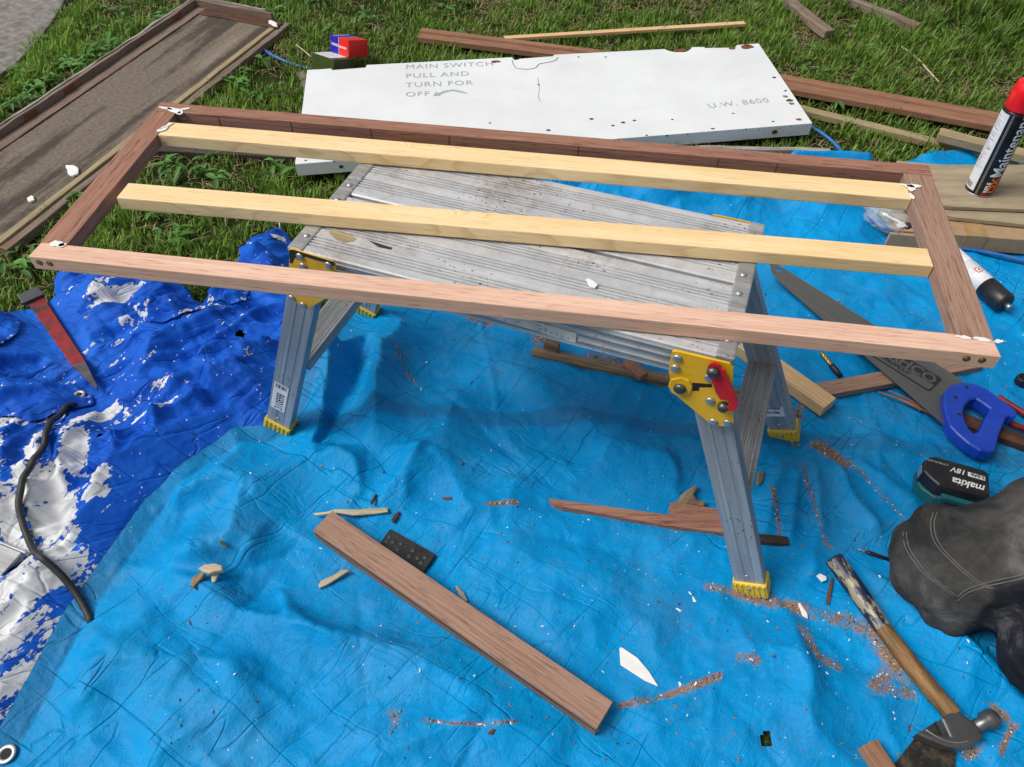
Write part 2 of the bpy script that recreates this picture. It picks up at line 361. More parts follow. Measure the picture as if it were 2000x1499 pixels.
def m_saw():
    M = Mt('saw_steel'); v = M.obj()
    st = M.noise(M.map(v, (3, 260, 1)), 1.0, 4, .6)
    cc = M.ramp(st, [(.3, (.165, .165, .155)), (.7, (.24, .24, .225))])
    return M.out(cc, .42, .75, M.bump(st, .08, .0006), .5)
MAT['saw'] = m_saw()
def m_bag():
    M = Mt('clear_bag'); v = M.obj()
    n = M.noise(v, 30, 5, .6)
    g = M.n('BsdfPrincipled', {'Base Color': (.75, .77, .78, 1), 'Roughness': .18, 'Specular IOR Level': .6, 'Alpha': .26, 'Normal': M.bump(n, .8, .01)})
    o = M.n('OutputMaterial'); M.t.links.new(g.outputs[0], o.inputs[0]); return M.m
MAT['bag'] = m_bag()

# ------------------------------------------------------------------ object helpers
def tag(o, label=None, cat=None, group=None, kind=None):
    if label: o['label'] = label
    if cat: o['category'] = cat
    if group: o['group'] = group
    if kind: o['kind'] = kind
    return o

def empty(name, loc=(0, 0, 0), M=None):
    o = bpy.data.objects.new(name, None); col.objects.link(o); o.empty_display_size = .05
    if M is not None: o.matrix_world = M
    else: o.location = loc
    return o

def link(name, me, mat=None, parent=None, M=None, smooth=False):
    o = bpy.data.objects.new(name, me); col.objects.link(o)
    if mat is not None and not me.materials: me.materials.append(MAT[mat] if isinstance(mat, str) else mat)
    if smooth: me.polygons.foreach_set('use_smooth', [True]*len(me.polygons))
    if parent: o.parent = parent
    if M is not None: o.matrix_local = M
    return o

def frame_M(origin, xdir, up=(0, 0, 1)):
    x = Vector(xdir).normalized(); z = Vector(up); y = z.cross(x).normalized(); z = x.cross(y)
    o = Vector(origin)
    return Matrix(((x.x, y.x, z.x, o.x), (x.y, y.y, z.y, o.y), (x.z, y.z, z.z, o.z), (0, 0, 0, 1)))

def bm_mesh(bm, name):
    me = bpy.data.meshes.new(name); bmesh.ops.recalc_face_normals(bm, faces=bm.faces[:]); bm.to_mesh(me); bm.free(); return me

def bm_box(bm, x0, x1, y0, y1, z0, z1, bev=0.0, seg=2):
    r = bmesh.ops.create_cube(bm, size=1.0)
    for v in r['verts']:
        v.co = Vector((x0+(v.co.x+.5)*(x1-x0), y0+(v.co.y+.5)*(y1-y0), z0+(v.co.z+.5)*(z1-z0)))
    if bev > 0:
        ed = list({e for v in r['verts'] for e in v.link_edges})
        bmesh.ops.bevel(bm, geom=ed, offset=bev, segments=seg, affect='EDGES', profile=.6)

def box(name, dims, mat, parent=None, M=None, bev=.0012, jitter=0.0, cuts=0):
    """dims = x0,x1,y0,y1,z0,z1 in local space; optional cuts along x and jitter for rough sawn timber"""
    bm = bmesh.new(); bm_box(bm, *dims, bev=bev)
    if cuts:
        x0, x1 = dims[0], dims[1]
        for i in range(1, cuts):
            bmesh.ops.bisect_plane(bm, geom=bm.verts[:]+bm.edges[:]+bm.faces[:], plane_co=(x0+(x1-x0)*i/cuts, 0, 0), plane_no=(1, 0, 0))
    if jitter:
        sd_ = random.random()*50
        for v in bm.verts:
            n = mnoise.noise_vector(Vector((v.co.x*14+sd_, v.co.y*40, v.co.z*40)))
            v.co += Vector((n.x*.3, n.y, n.z))*jitter
    return link(name, bm_mesh(bm, name), mat, parent, M)

def prism(name, pts, z0, z1, mat, parent=None, M=None, bev=0.0, hole=None, seg=2, smooth=False):
    """polygon (x,y) extruded z0..z1, optional hole polygon"""
    bm = bmesh.new()
    def ring(p): 
        vs_ = [bm.verts.new((a, b, z0)) for a, b in p]
        return [bm.edges.new((vs_[i], vs_[(i+1) % len(vs_)])) for i in range(len(vs_))]
    if hole:
        ed = ring(pts)
        for h in (hole if isinstance(hole[0][0], (tuple, list, Vector)) else [hole]): ed += ring(h)
        bmesh.ops.triangle_fill(bm, edges=ed, use_beauty=True)
    else:
        vs_ = [bm.verts.new((a, b, z0)) for a, b in pts]; bm.faces.new(vs_)
    bmesh.ops.recalc_face_normals(bm, faces=bm.faces[:])
    r = bmesh.ops.extrude_face_region(bm, geom=bm.faces[:])
    for g in r['geom']:
        if isinstance(g, bmesh.types.BMVert): g.co.z = z1
    bmesh.ops.recalc_face_normals(bm, faces=bm.faces[:])
    if bev:
        ed = [e for e in bm.edges if len(e.link_faces) == 2 and e.calc_face_angle(0) > .6 and abs(e.verts[0].co.z-e.verts[1].co.z) < 1e-6]
        bmesh.ops.bevel(bm, geom=ed, offset=bev, segments=seg, affect='EDGES', profile=.6)
    return link(name, bm_mesh(bm, name), mat, parent, M, smooth)

def extrude_profile(name, prof, x0, x1, mat, parent=None, M=None):
    """closed profile (y,z) extruded along local x"""
    bm = bmesh.new()
    a = [bm.verts.new((x0, y, z)) for y, z in prof]; b = [bm.verts.new((x1, y, z)) for y, z in prof]
    n = len(prof)
    for i in range(n): bm.faces.new((a[i], a[(i+1) % n], b[(i+1) % n], b[i]))
    bm.faces.new(a[::-1]); bm.faces.new(b)
    return link(name, bm_mesh(bm, name), mat, parent, M)

def smooth_path(pts, n=8):
    pts = [Vector(p) for p in pts]; out = []
    for i in range(len(pts)-1):
        p0 = pts[max(0, i-1)]; p1 = pts[i]; p2 = pts[i+1]; p3 = pts[min(len(pts)-1, i+2)]
        for k in range(n):
            t = k/n
            out.append(.5*((2*p1)+(p2-p0)*t+(2*p0-5*p1+4*p2-p3)*t*t+(3*p1-p0-3*p2+p3)*t**3))
    out.append(pts[-1]); return out

def tube(name, pts, rad, mat, parent=None, sides=10, n=8, M=None, rough=0.0):
    p = smooth_path(pts, n) if n else [Vector(q) for q in pts]
    rads = rad if callable(rad) else (lambda t: rad)
    bm = bmesh.new(); rings = []
    for i, c in enumerate(p):
        d = (p[min(i+1, len(p)-1)]-p[max(i-1, 0)]).normalized()
        a = d.cross(Vector((0, 0, 1)))
        if a.length < 1e-3: a = d.cross(Vector((1, 0, 0)))
        a.normalize(); b = a.cross(d); r = rads(i/(len(p)-1))
        ring = []
        for k in range(sides):
            t = 2*math.pi*k/sides; rr = r*(1+rough*mnoise.noise(Vector((i*.7, k*1.3, len(p)))))
            ring.append(bm.verts.new(c+a*math.cos(t)*rr+b*math.sin(t)*rr))
        rings.append(ring)
    for i in range(len(rings)-1):
        for k in range(sides): bm.faces.new((rings[i][k], rings[i][(k+1) % sides], rings[i+1][(k+1) % sides], rings[i+1][k]))
    bm.faces.new(rings[0][::-1]); bm.faces.new(rings[-1])
    o = link(name, bm_mesh(bm, name), mat, parent, M, smooth=True); return o

def lathe(name, prof, mat, parent=None, M=None, sides=28, axis='z', smooth=True):
    bm = bmesh.new(); rings = []
    for r, z in prof:
        rings.append([bm.verts.new((r*math.cos(2*math.pi*k/sides), r*math.sin(2*math.pi*k/sides), z)) for k in range(sides)])
    for i in range(len(rings)-1):
        for k in range(sides): bm.faces.new((rings[i][k], rings[i][(k+1) % sides], rings[i+1][(k+1) % sides], rings[i+1][k]))
    bm.faces.new(rings[0][::-1]); bm.faces.new(rings[-1])
    me = bm_mesh(bm, name)
    o = link(name, me, mat, parent, M)
    if smooth:
        for p_ in me.polygons: p_.use_smooth = len(p_.vertices) == 4
    return o

def text(name, body, size, mat, parent, M, ext=.0002, align='LEFT', sx=1.0, bold=0.0, spacing=1.0, shear=0.0):
    cu = bpy.data.curves.new(name, 'FONT'); cu.body = body; cu.size = size; cu.extrude = ext; cu.align_x = align; cu.offset = bold; cu.space_character = spacing; cu.shear = shear
    cu.resolution_u = 4
    t = bpy.data.objects.new(name, cu); col.objects.link(t)
    dg = bpy.context.evaluated_depsgraph_get(); me = bpy.data.meshes.new_from_object(t.evaluated_get(dg))
    bpy.data.objects.remove(t); bpy.data.curves.remove(cu); me.name = name; me.materials.clear()
    if sx != 1.0: me.transform(Matrix.Diagonal((sx, 1, 1, 1)))
    return link(name, me, mat, parent, M)

def blotch_pts(r, n=14, seed=0, asp=1.0, rough=.35):
    rr = random.Random(seed); out = []; n = max(n, 22)
    hs_ = [(k, rr.uniform(0, 6.28), rr.uniform(.4, 1)/k**.5) for k in (2, 3, 4, 6)]
    for k in range(n):
        t = 2*math.pi*k/n; q = r*(1+rough*.55*sum(a*math.sin(m*t+p) for m, p, a in hs_)+rough*.15*(rr.random()-.5))
        out.append((q*math.cos(t)*asp, q*math.sin(t)))
    return out

# ------------------------------------------------------------------ numeric noise for the cloth
class Perlin:
    def __init__(s, seed):
        g = np.random.RandomState(seed); s.p = np.tile(g.permutation(256), 3); a = g.rand(256)*2*np.pi; s.gx = np.cos(a); s.gy = np.sin(a)
    def __call__(s, x, y):
        xi = np.floor(x).astype(int); yi = np.floor(y).astype(int); xf = x-xi; yf = y-yi; xi &= 255; yi &= 255
        u = xf**3*(xf*(xf*6-15)+10); v = yf**3*(yf*(yf*6-15)+10)
        def g(ix, iy, dx, dy):
            h = s.p[s.p[ix & 255]+(iy & 255)]; return s.gx[h]*dx+s.gy[h]*dy
        a = g(xi, yi, xf, yf); b = g(xi+1, yi, xf-1, yf); c = g(xi, yi+1, xf, yf-1); d = g(xi+1, yi+1, xf-1, yf-1)
        return (a+(b-a)*u)+((c+(d-c)*u)-(a+(b-a)*u))*v
PN = [Perlin(i) for i in range(8)]
def fbm(x, y, s, k=0, octs=4, gain=.5):
    t = 0; a = 1
    for o in range(octs): t = t+a*PN[(k+o) % 8](x*s, y*s); s *= 2.03; a *= gain
    return t
def ridged(x, y, s, k=0, octs=3):
    wx = x+.35/s*PN[(k+3) % 8](x*s*.7, y*s*.7); wy = y+.35/s*PN[(k+5) % 8](x*s*.7, y*s*.7)
    t = 0; a = 1
    for o in range(octs):
        t = t+a*(1-np.abs(PN[(k+o) % 8](wx*s, wy*s))*2.2)**2; s *= 2.1; a *= .45
    return t
def crumple(x, y, cell, k=0, stretch=1.0, ang=0.0):
    """faceted crease field: distance to scattered points, domain-warped"""
    c_, s_ = math.cos(ang), math.sin(ang)
    xr = (c_*x+s_*y)/cell; yr = (-s_*x+c_*y)/cell*stretch
    xr = xr+.45*PN[(k+1) % 8](xr*.8, yr*.8); yr = yr+.45*PN[(k+4) % 8](xr*.8, yr*.8)
    xi = np.floor(xr).astype(int); yi = np.floor(yr).astype(int); best = np.full(x.shape, 9.0); g = PN[k % 8]
    for ox in (-1, 0, 1):
        for oy in (-1, 0, 1):
            h1 = g.p[g.p[(xi+ox) & 255]+((yi+oy) & 255)]; h2 = g.p[h1+17]
            best = np.minimum(best, np.hypot(xi+ox+h1/255.-xr, yi+oy+h2/255.-yr))
    return best
def dist_poly(x, y, pts):
    """distance to a polyline and parameter 0..1 along it"""
    best = np.full(x.shape, 1e9); tt = np.zeros(x.shape); sg = np.zeros(x.shape); n = len(pts)-1
    for i in range(n):
        ax, ay = pts[i]; bx, by = pts[i+1]; dx, dy = bx-ax, by-ay; L = dx*dx+dy*dy+1e-12
        t = np.clip(((x-ax)*dx+(y-ay)*dy)/L, 0, 1); qx = x-ax-dx*t; qy = y-ay-dy*t; d = np.hypot(qx, qy)
        m = d < best; best = np.where(m, d, best); tt = np.where(m, (i+t)/n, tt); sg = np.where(m, np.sign(dx*qy-dy*qx), sg)
    return best, tt, sg
def inside(x, y, poly):
    c = np.zeros(x.shape, bool); n = len(poly); j = n-1
    for i in range(n):
        xi, yi = poly[i]; xj, yj = poly[j]
        m = ((yi > y) != (yj > y)) & (x < (xj-xi)*(y-yi)/(yj-yi+1e-12)+xi); c ^= m; j = i
    return c
def PX(pts, z=0.0): return [tuple(P(a, b, z)[:2]) for a, b in pts]
_pxc = {}
def PXc(pts):
    k = tuple(pts)
    if k not in _pxc: _pxc[k] = PX(pts)
    return _pxc[k]
def near(x, y, pts, r):
    ax = [p[0] for p in pts]; ay = [p[1] for p in pts]
    return np.nonzero((x > min(ax)-r) & (x < max(ax)+r) & (y > min(ay)-r) & (y < max(ay)+r))[0]
def ridge_sum(x, y, lst, sharp=1.25, gain=1.35):
    h = np.zeros(x.shape)
    for pts, A, w, *asym in lst:
        pp = PXc(pts); i = near(x, y, pp, w*5)
        if not len(i): continue
        xx, yy = x[i], y[i]
        d, t, sg = dist_poly(xx, yy, pp); d = d+.012*PN[2](xx*9, yy*9)*(w/.04)
        k = asym[0] if asym else 1.0
        ww = np.where(sg > 0, w*k, w/k)
        prof = np.exp(-(np.sqrt(d*d+(.12*w)**2)/ww)**sharp)
        h[i] += A*gain*prof*np.clip(np.minimum(t, 1-t)*5+.12, 0, 1)
    return h

# ------------------------------------------------------------------ tarps: outline and folds (traced, laid on the ground)
LT_LEFT = [(-90, 1600), (-10, 1465), (65, 1330), (130, 1210), (215, 1090), (290, 985), (400, 890), (470, 845), (520, 842), (560, 815), (590, 762), (625, 700), (655, 655), (690, 615)]
LT_PX = LT_LEFT + [(705, 560), (800, 470), (900, 400), (1000, 352), (1250, 344), (1500, 337), (1640, 333), (1720, 330), (1800, 312), (1920, 306), (2120, 330), (2500, 700), (2500, 1600)]
LT_POLY = PX(LT_PX)
LT_EDGE = PX(LT_LEFT)
LT_SEAM = PX([(560, 838), (640, 842), (840, 836), (1000, 843), (1180, 851), (1390, 862), (1600, 880), (2100, 930)])
DT_PX = [(-260, 1640), (-20, 1640), (190, 1340), (350, 1140), (480, 1000), (580, 900), (650, 760), (655, 640), (600, 580), (578, 540), (572, 478), (548, 447), (520, 462), (495, 470), (470, 500), (476, 520), (445, 560), (402, 612), (386, 603), (372, 577), (345, 562), (300, 549), (220, 540), (122, 530), (113, 560), (118, 598), (60, 622), (0, 640), (-150, 700), (-330, 1000)]
DT_POLY = PX(DT_PX)
LT_RIDGES = [
    ([(570, 905), (440, 950), (330, 1000)], .022, .034, .6), ([(600, 905), (540, 1010), (450, 1085), (330, 1110)], .024, .034, .6), ([(715, 890), (650, 985), (580, 1060)], .020, .034, .7),
    ([(830, 870), (790, 950), (770, 1010)], .018, .030, .7), ([(330, 1180), (220, 1300), (140, 1420)], .012, .04), ([(520, 1300), (380, 1400), (260, 1470)], .014, .05), ([(950, 1060), (1090, 1130), (1250, 1150)], .012, .05), ([(1020, 1180), (1180, 1220), (1330, 1240)], .010, .05),
    ([(900, 760), (870, 860), (800, 960)], .014, .05), ([(1150, 880), (1250, 930), (1330, 930)], .016, .045),
    ([(520, 985), (585, 880), (628, 780), (675, 695), (716, 630)], .058, .024, 1.25),
    ([(600, 905), (640, 850), (690, 760), (725, 668)], -.012, .012),
    ([(730, 880), (745, 770), (756, 690), (758, 628)], .045, .040, .8),
    ([(300, 1120), (390, 1155), (480, 1206), (618, 1242), (762, 1275), (900, 1311), (1044, 1353), (1150, 1400)], .020, .030, .6),
    ([(330, 1065), (400, 1110), (470, 1180)], .012, .03),
    ([(545, 1150), (568, 1190), (572, 1225)], .008, .010),
    ([(560, 1190), (620, 1245), (700, 1290)], .009, .014),
    ([(500, 900), (480, 1000), (505, 1080), (470, 1120)], .016, .028, .7),
    ([(590, 880), (640, 930), (700, 985)], .014, .026),
    ([(650, 880), (690, 940), (695, 990)], .012, .022),
    ([(850, 870), (905, 985), (935, 1020)], .012, .034),
    ([(1020, 930), (1000, 990), (930, 1010)], .010, .03),
    ([(930, 690), (1080, 780), (1200, 900), (1350, 960)], .014, .05),
    ([(1000, 745), (1100, 830), (1280, 860)], .010, .03),
    ([(1545, 885), (1505, 960), (1490, 1060)], .012, .016),
    ([(1560, 890), (1545, 980), (1535, 1080)], .013, .014),
    ([(1580, 890), (1590, 990), (1600, 1080), (1570, 1150)], .013, .016),
    ([(1610, 900), (1660, 990), (1720, 1060)], .014, .018),
    ([(1640, 890), (1730, 960), (1800, 1010)], .012, .02),
    ([(1660, 850), (1760, 900), (1830, 880)], .010, .025),
    ([(1455, 1190), (1520, 1240), (1570, 1320), (1590, 1500)], .018, .035, .7),
    ([(1640, 1110), (1720, 1230), (1790, 1340), (1850, 1400)], .006, .03),
    ([(1690, 1120), (1800, 1240), (1880, 1330), (1940, 1420)], .022, .020, .7),
    ([(1780, 1180), (1880, 1290), (1960, 1400)], .022, .022, 1.2),
    ([(1860, 1410), (1930, 1385), (2060, 1400)], .020, .024, .6),
    ([(1600, 1500), (1700, 1400), (1800, 1390)], .012, .035),
    ([(150, 1330), (280, 1290), (420, 1310)], .010, .05),
    ([(200, 1240), (330, 1330), (430, 1370), (520, 1420)], .010, .05),
    ([(640, 1470), (900, 1410), (1130, 1440)], .014, .05, .7),
    ([(1200, 1385), (1320, 1360), (1450, 1300), (1500, 1180)], .011, .028, .6),
    ([(1010, 390), (1120, 365), (1290, 385), (1320, 420)], .060, .045, .7),
    ([(1290, 370), (1330, 400), (1420, 395), (1500, 372)], .055, .03, .6),
    ([(1500, 350), (1600, 345), (1720, 350)], .045, .035),
    ([(1540, 370), (1600, 430), (1720, 390)], .035, .05),
    ([(1580, 440), (1640, 405), (1700, 380)], .030, .03, .6),
    ([(1560, 500), (1660, 480), (1760, 470)], .018, .05),
    ([(1560, 580), (1680, 600), (1760, 560)], .012, .05),
    ([(1700, 620), (1780, 640), (1860, 600)], .010, .05),
    ([(1790, 318), (1840, 310), (1930, 312)], .012, .02),
]
DT_RIDGES = [
    ([(250, 800), (300, 735), (345, 697), (402, 667), (500, 605)], .050, .030, .6),
    ([(390, 770), (440, 735), (495, 718), (560, 690)], .045, .026, .65),
    ([(240, 815), (330, 790), (430, 770), (520, 745)], .035, .026),
    ([(190, 1010), (240, 950), (300, 905), (372, 869), (520, 825)], .050, .024, .65),
    ([(140, 1090), (200, 1040), (255, 1004), (300, 955), (380, 895), (460, 845)], .046, .022, .65),
    ([(205, 1075), (250, 1010), (330, 930)], .030, .016),
    ([(30, 1080), (36, 1010), (45, 930), (95, 850)], .040, .026),
    ([(90, 1060), (95, 960), (110, 900), (140, 860)], .030, .022),
    ([(150, 1000), (150, 920), (170, 860), (215, 835)], .038, .022),
    ([(240, 860), (250, 920), (225, 985)], .030, .020),
    ([(330, 830), (320, 880), (280, 930)], .028, .020),
    ([(130, 545), (130, 620), (160, 690), (200, 720)], .035, .03),
    ([(190, 640), (210, 585), (300, 560), (340, 590)], .035, .035),
    ([(185, 640), (260, 640), (340, 640), (390, 660)], .030, .03),
    ([(350, 575), (385, 605), (470, 615)], .045, .016),
    ([(460, 500), (520, 530), (560, 590)], .035, .04),
    ([(-40, 700), (20, 660), (70, 640), (110, 690)], .055, .035),
    ([(-20, 780), (60, 720), (110, 690)], .045, .03),
    ([(50, 1200), (90, 1150), (150, 1100)], .022, .04),
    ([(10, 1320), (60, 1250), (120, 1200)], .020, .04),
    ([(300, 850), (360, 830), (420, 800)], .035, .02),
    ([(430, 800), (470, 770), (540, 760)], .035, .025),
]
CAPS = [([(630, 1017), (1181, 1397)], .030, .010), ([(1075, 980), (1420, 1022)], .026, .010), ([(1630, 1090), (1862, 1398)], .016, .012), ([(1860, 1400), (1800, 1425), (1930, 1400)], .014, .010),
        ([(1040, 684), (1500, 780)], .020, .012), ([(1452, 668), (1622, 788)], .024, .012), ([(1594, 762), (1912, 705)], .020, .010), ([(1505, 520), (1870, 800), (1940, 830)], .02, .022),
        ([(1830, 920), (1925, 950)], .035, .012), ([(1750, 490), (2100, 520), (2100, 420), (1750, 420)], .03, .012), ([(770, 1055), (830, 1095)], .034, .010), ([(1215, 1275), (1280, 1335)], .02, .009), ([(1870, 515), (1970, 605)], .02, .012), ([(1868, 812), (2060, 882)], .018, .008),
        ([(541, 846), (541, 847)], .030, .008), ([(1466, 1163), (1467, 1163)], .03, .006), ([(1530, 860), (1531, 860)], .03, .006), ([(711, 618), (712, 618)], .022, .008), ([(1690, 1445), (1752, 1530)], .016, .008), ([(1800, 1440), (1820, 1520)], .03, .008)]
def aniso(x, y):
    # long parallel folds running towards the platform leg, broken up by warping
    wx = x+.05*PN[3](x*6, y*6); wy = y+.05*PN[6](x*6, y*6)
    a = .62; u_ = math.cos(a)*wx+math.sin(a)*wy; v_ = -math.sin(a)*wx+math.cos(a)*wy
    f = (1-np.abs(PN[1](u_*3.0, v_*15))*2.4)**2+.45*(1-np.abs(PN[4](u_*7.0, v_*31))*2.4)**2
    return .024*f*(.5+.9*np.clip(PN[5](x*5, y*5)+.35, 0, 1))
SCRAPER = PX([(62, 578), (190, 766)], .05)
def dark_h(x, y):
    h = .006+.010*ridged(x, y, 7.0, 1)*.6+.010*np.abs(fbm(x, y, 5, 2))+ridge_sum(x, y, DT_RIDGES, 1.15, 1.15)+aniso(x, y)
    h = h+.013*crumple(x, y, .10, 2, 2.2, -.7)+.004*crumple(x, y, .036, 5, 1.6, -.6)
    d, _, _ = dist_poly(x, y, DT_POLY+[DT_POLY[0]])
    h = np.maximum(h*np.clip(.35+d/.07, 0, 1), .004)
    i = np.nonzero(inside(x, y, LT_POLY))[0]
    if len(i):
        d, _, _ = dist_poly(x[i], y[i], LT_EDGE); h[i] = np.minimum(h[i], np.maximum(.004, .014-d*.3))
    i = np.nonzero(~inside(x, y, LT_POLY))[0]
    if len(i):
        d, _, _ = dist_poly(x[i], y[i], LT_EDGE); h[i] = np.minimum(h[i], .014+d*.75)
    i = near(x, y, SCRAPER, .14)
    if len(i):
        d, _, _ = dist_poly(x[i], y[i], SCRAPER); h[i] = np.minimum(h[i], .036+np.maximum(d-.024, 0)*.5)
    return h
_cr = random.Random(21); CREASES = []
for _ in range(300):
    cx, cy = _cr.uniform(-1.0, 1.35), _cr.uniform(.1, 1.85)
    a = _cr.choice([.38, .38+math.pi/2, -.45, -.45, 1.0])+_cr.gauss(0, .22); L_ = _cr.uniform(.06, .30)
    CREASES.append(([(cx-math.cos(a)*L_, cy-math.sin(a)*L_), (cx+_cr.gauss(0, .008), cy+_cr.gauss(0, .008)), (cx+math.cos(a)*L_, cy+math.sin(a)*L_)], _cr.choice([1, 1, -1])*_cr.uniform(.0025, .0070), _cr.uniform(.005, .016), _cr.uniform(.45, 1.0)))
def creases(x, y):
    h = np.zeros(x.shape)
    for pp, A, w, k in CREASES:
        i = near(x, y, pp, w*4/k)
        if not len(i): continue
        d, t, sg = dist_poly(x[i], y[i], pp); ww = np.where(sg > 0, w*k, w/k)
        h[i] += A*np.exp(-np.sqrt(d*d+1.5e-6)/ww)*np.clip(np.minimum(t, 1-t)*4, 0, 1)
    return h
def light_h(x, y):
    h = .006+.0018*ridged(x, y, 4.5, 0)+.0045*fbm(x, y, 2.6, 2)+.0016*ridged(x, y, 15, 5, 2)
    h = h+ridge_sum(x, y, LT_RIDGES, 1.15, 1.75)+.0085*crumple(x, y, .19, 1, 2.0, .4)+.0040*crumple(x, y, .07, 3, 1.7, -.3)+creases(x, y)-.007
    d, t, sg = dist_poly(x, y, LT_EDGE)
    hemm = np.clip((.036-d)/.004, 0, 1)*np.clip((.93-t)*8, 0, 1)
    h = h+.0022*hemm+.005*np.exp(-(d/.006)**2)*np.clip((.93-t)*8, 0, 1)-.003*np.exp(-((d-.040)/.006)**2)
    ds, _, ss = dist_poly(x, y, LT_SEAM)
    h = h+.0035*np.clip(ss*ds/.003, 0, 1)*np.clip((.035-ds)/.004, 0, 1)
    h = np.maximum(h, .003)
    for pts, hw, cap in CAPS:  # cloth pressed flat under the things lying on it
        pp = PXc(pts); i = near(x, y, pp, hw+.12)
        if len(i):
            d, _, _ = dist_poly(x[i], y[i], pp); h[i] = np.minimum(h[i], cap+np.maximum(d-hw, 0)**1.3*.9)
    i = np.nonzero(inside(x, y, DT_POLY))[0]
    if len(i): h[i] = np.maximum(h[i], dark_h(x[i], y[i])+.004)
    return h
def zt(x, y): return float(light_h(np.array([float(x)]), np.array([float(y)]))[0])
def zd(x, y): return float(dark_h(np.array([float(x)]), np.array([float(y)]))[0])

def cloth(name, poly, hfun, step, mat, attrs, parent=None, jit=0.0, holes=None):
    xs = [p[0] for p in poly]; ys = [p[1] for p in poly]
    gx = np.arange(min(xs), max(xs)+step, step); gy = np.arange(min(ys), max(ys)+step, step)
    X, Y = np.meshgrid(gx, gy, indexing='ij')
    ins = inside(X+jit*PN[1](X*40, Y*40), Y+jit*PN[4](X*40, Y*40), poly)
    if holes:
        for hx, hy, hr in holes: ins &= (np.hypot(X-hx, Y-hy)*(1+.5*PN[3](X*150, Y*150)) > hr)
    fc = ins[:-1, :-1] & ins[1:, :-1] & ins[1:, 1:] & ins[:-1, 1:]
    used = np.zeros(X.shape, bool)
    used[:-1, :-1] |= fc; used[1:, :-1] |= fc; used[1:, 1:] |= fc; used[:-1, 1:] |= fc
    idx = -np.ones(X.shape, int); idx[used] = np.arange(used.sum())
    x = X[used]; y = Y[used]; z = hfun(x, y)
    # pull rim vertices onto the true outline for a clean edge
    nb = np.zeros(X.shape, int); nb[:-1, :-1] += fc; nb[1:, :-1] += fc; nb[1:, 1:] += fc; nb[:-1, 1:] += fc
    rim = np.nonzero(nb[used] < 4)[0]
    if jit == 0.0 and len(rim):
        rx, ry = x[rim].copy(), y[rim].copy(); best = np.full(rx.shape, 1e9); qx = rx.copy(); qy = ry.copy()
        for a, b in zip(poly, poly[1:]+poly[:1]):
            dx, dy = b[0]-a[0], b[1]-a[1]; t = np.clip(((rx-a[0])*dx+(ry-a[1])*dy)/(dx*dx+dy*dy+1e-12), 0, 1)
            px, py = a[0]+dx*t, a[1]+dy*t; d = np.hypot(px-rx, py-ry); m = d < best
            best = np.where(m, d, best); qx = np.where(m, px, qx); qy = np.where(m, py, qy)
        ok = best < step*1.6
        x[rim] = np.where(ok, qx, rx); y[rim] = np.where(ok, qy, ry)
    i, j = np.nonzero(fc)
    F = np.stack([idx[i, j], idx[i+1, j], idx[i+1, j+1], idx[i, j+1]], 1)
    me = bpy.data.meshes.new(name)
    me.vertices.add(len(x)); me.vertices.foreach_set('co', np.stack([x, y, z], 1).ravel())
    me.loops.add(F.size); me.loops.foreach_set('vertex_index', F.ravel())
    me.polygons.add(len(F)); me.polygons.foreach_set('loop_start', np.arange(len(F))*4)
    me.polygons.foreach_set('use_smooth', np.ones(len(F), bool))
    me.update(); me.validate()
    for k, fn in attrs.items():
        a = me.attributes.new(k, 'FLOAT', 'POINT'); a.data.foreach_set('value', fn(x, y).astype(np.float32))
    o = link(name, me, mat, parent)
    return o

# ================================================================== THE SETTING
bm = bmesh.new(); bmesh.ops.create_grid(bm, x_segments=2, y_segments=2, size=40)
gnd = link('lawn', bm_mesh(bm, 'lawn'), 'ground'); tag(gnd, 'grassy lawn under the tarps and timber', None, kind='structure')

slab_px = [(-260, 190), (-40, 172), (28, 128), (70, 84), (104, 40), (138, -18), (170, -120), (-300, -120)]
slab = prism('concrete_slab', PX(slab_px, .02), 0.0, .022, 'concrete', bev=.004)
tag(slab, kind='structure')

# --- the two tarps
def seg_attr(lst):
    def f(x, y):
        a = np.zeros(x.shape)
        for pts, w, amp in lst:
            if len(pts) == 1:
                c = PX(pts)[0]; d = np.hypot(x-c[0], y-c[1])
            else: d, _, _ = dist_poly(x, y, PX(pts))
            a = np.maximum(a, amp*np.exp(-(d/w)**2))
        return a
    return f
DUST = [  # where sawdust gathered: polyline px, width m, amount
    ([(1440, 1160), (1500, 1175), (1540, 1190), (1600, 1205), (1660, 1225), (1700, 1240)], .016, .62),
    ([(1700, 1240), (1730, 1290), (1755, 1330)], .018, .55), ([(1730, 1320), (1700, 1350), (1770, 1360)], .016, .42),
    ([(1560, 1235), (1590, 1290), (1630, 1310)], .012, .42), ([(1590, 875), (1625, 895), (1640, 920)], .016, .6),
    ([(1545, 870), (1560, 800), (1575, 790)], .010, .45), ([(1210, 1383), (1280, 1370), (1330, 1355), (1400, 1330)], .008, .55),
    ([(1440, 1295), (1470, 1305)], .010, .5), ([(950, 1000), (1010, 995)], .008, .42), ([(920, 628), (955, 635)], .014, .55),
    ([(1380, 1150), (1420, 1160)], .010, .4), ([(775, 705), (800, 750), (825, 780)], .006, .4), ([(1500, 960), (1520, 1060)], .006, .38),
    ([(1560, 920), (1600, 1060), (1620, 1080)], .006, .36), ([(1640, 900), (1720, 980), (1760, 1020)], .006, .34),
    ([(1940, 1480), (1960, 1440), (1975, 1420)], .007, .45), ([(1880, 1480), (1900, 1470)], .016, .5), ([(1935, 1385), (1960, 1410)], .010, .5),
    ([(830, 1420), (900, 1430), (1010, 1425)], .006, .34), ([(770, 1400), (780, 1430)], .012, .36), ([(1600, 430), (1620, 435)], .012, .5),
    ([(1050, 670), (1080, 665)], .02, .5), ([(1150, 700), (1250, 720)], .014, .42)]
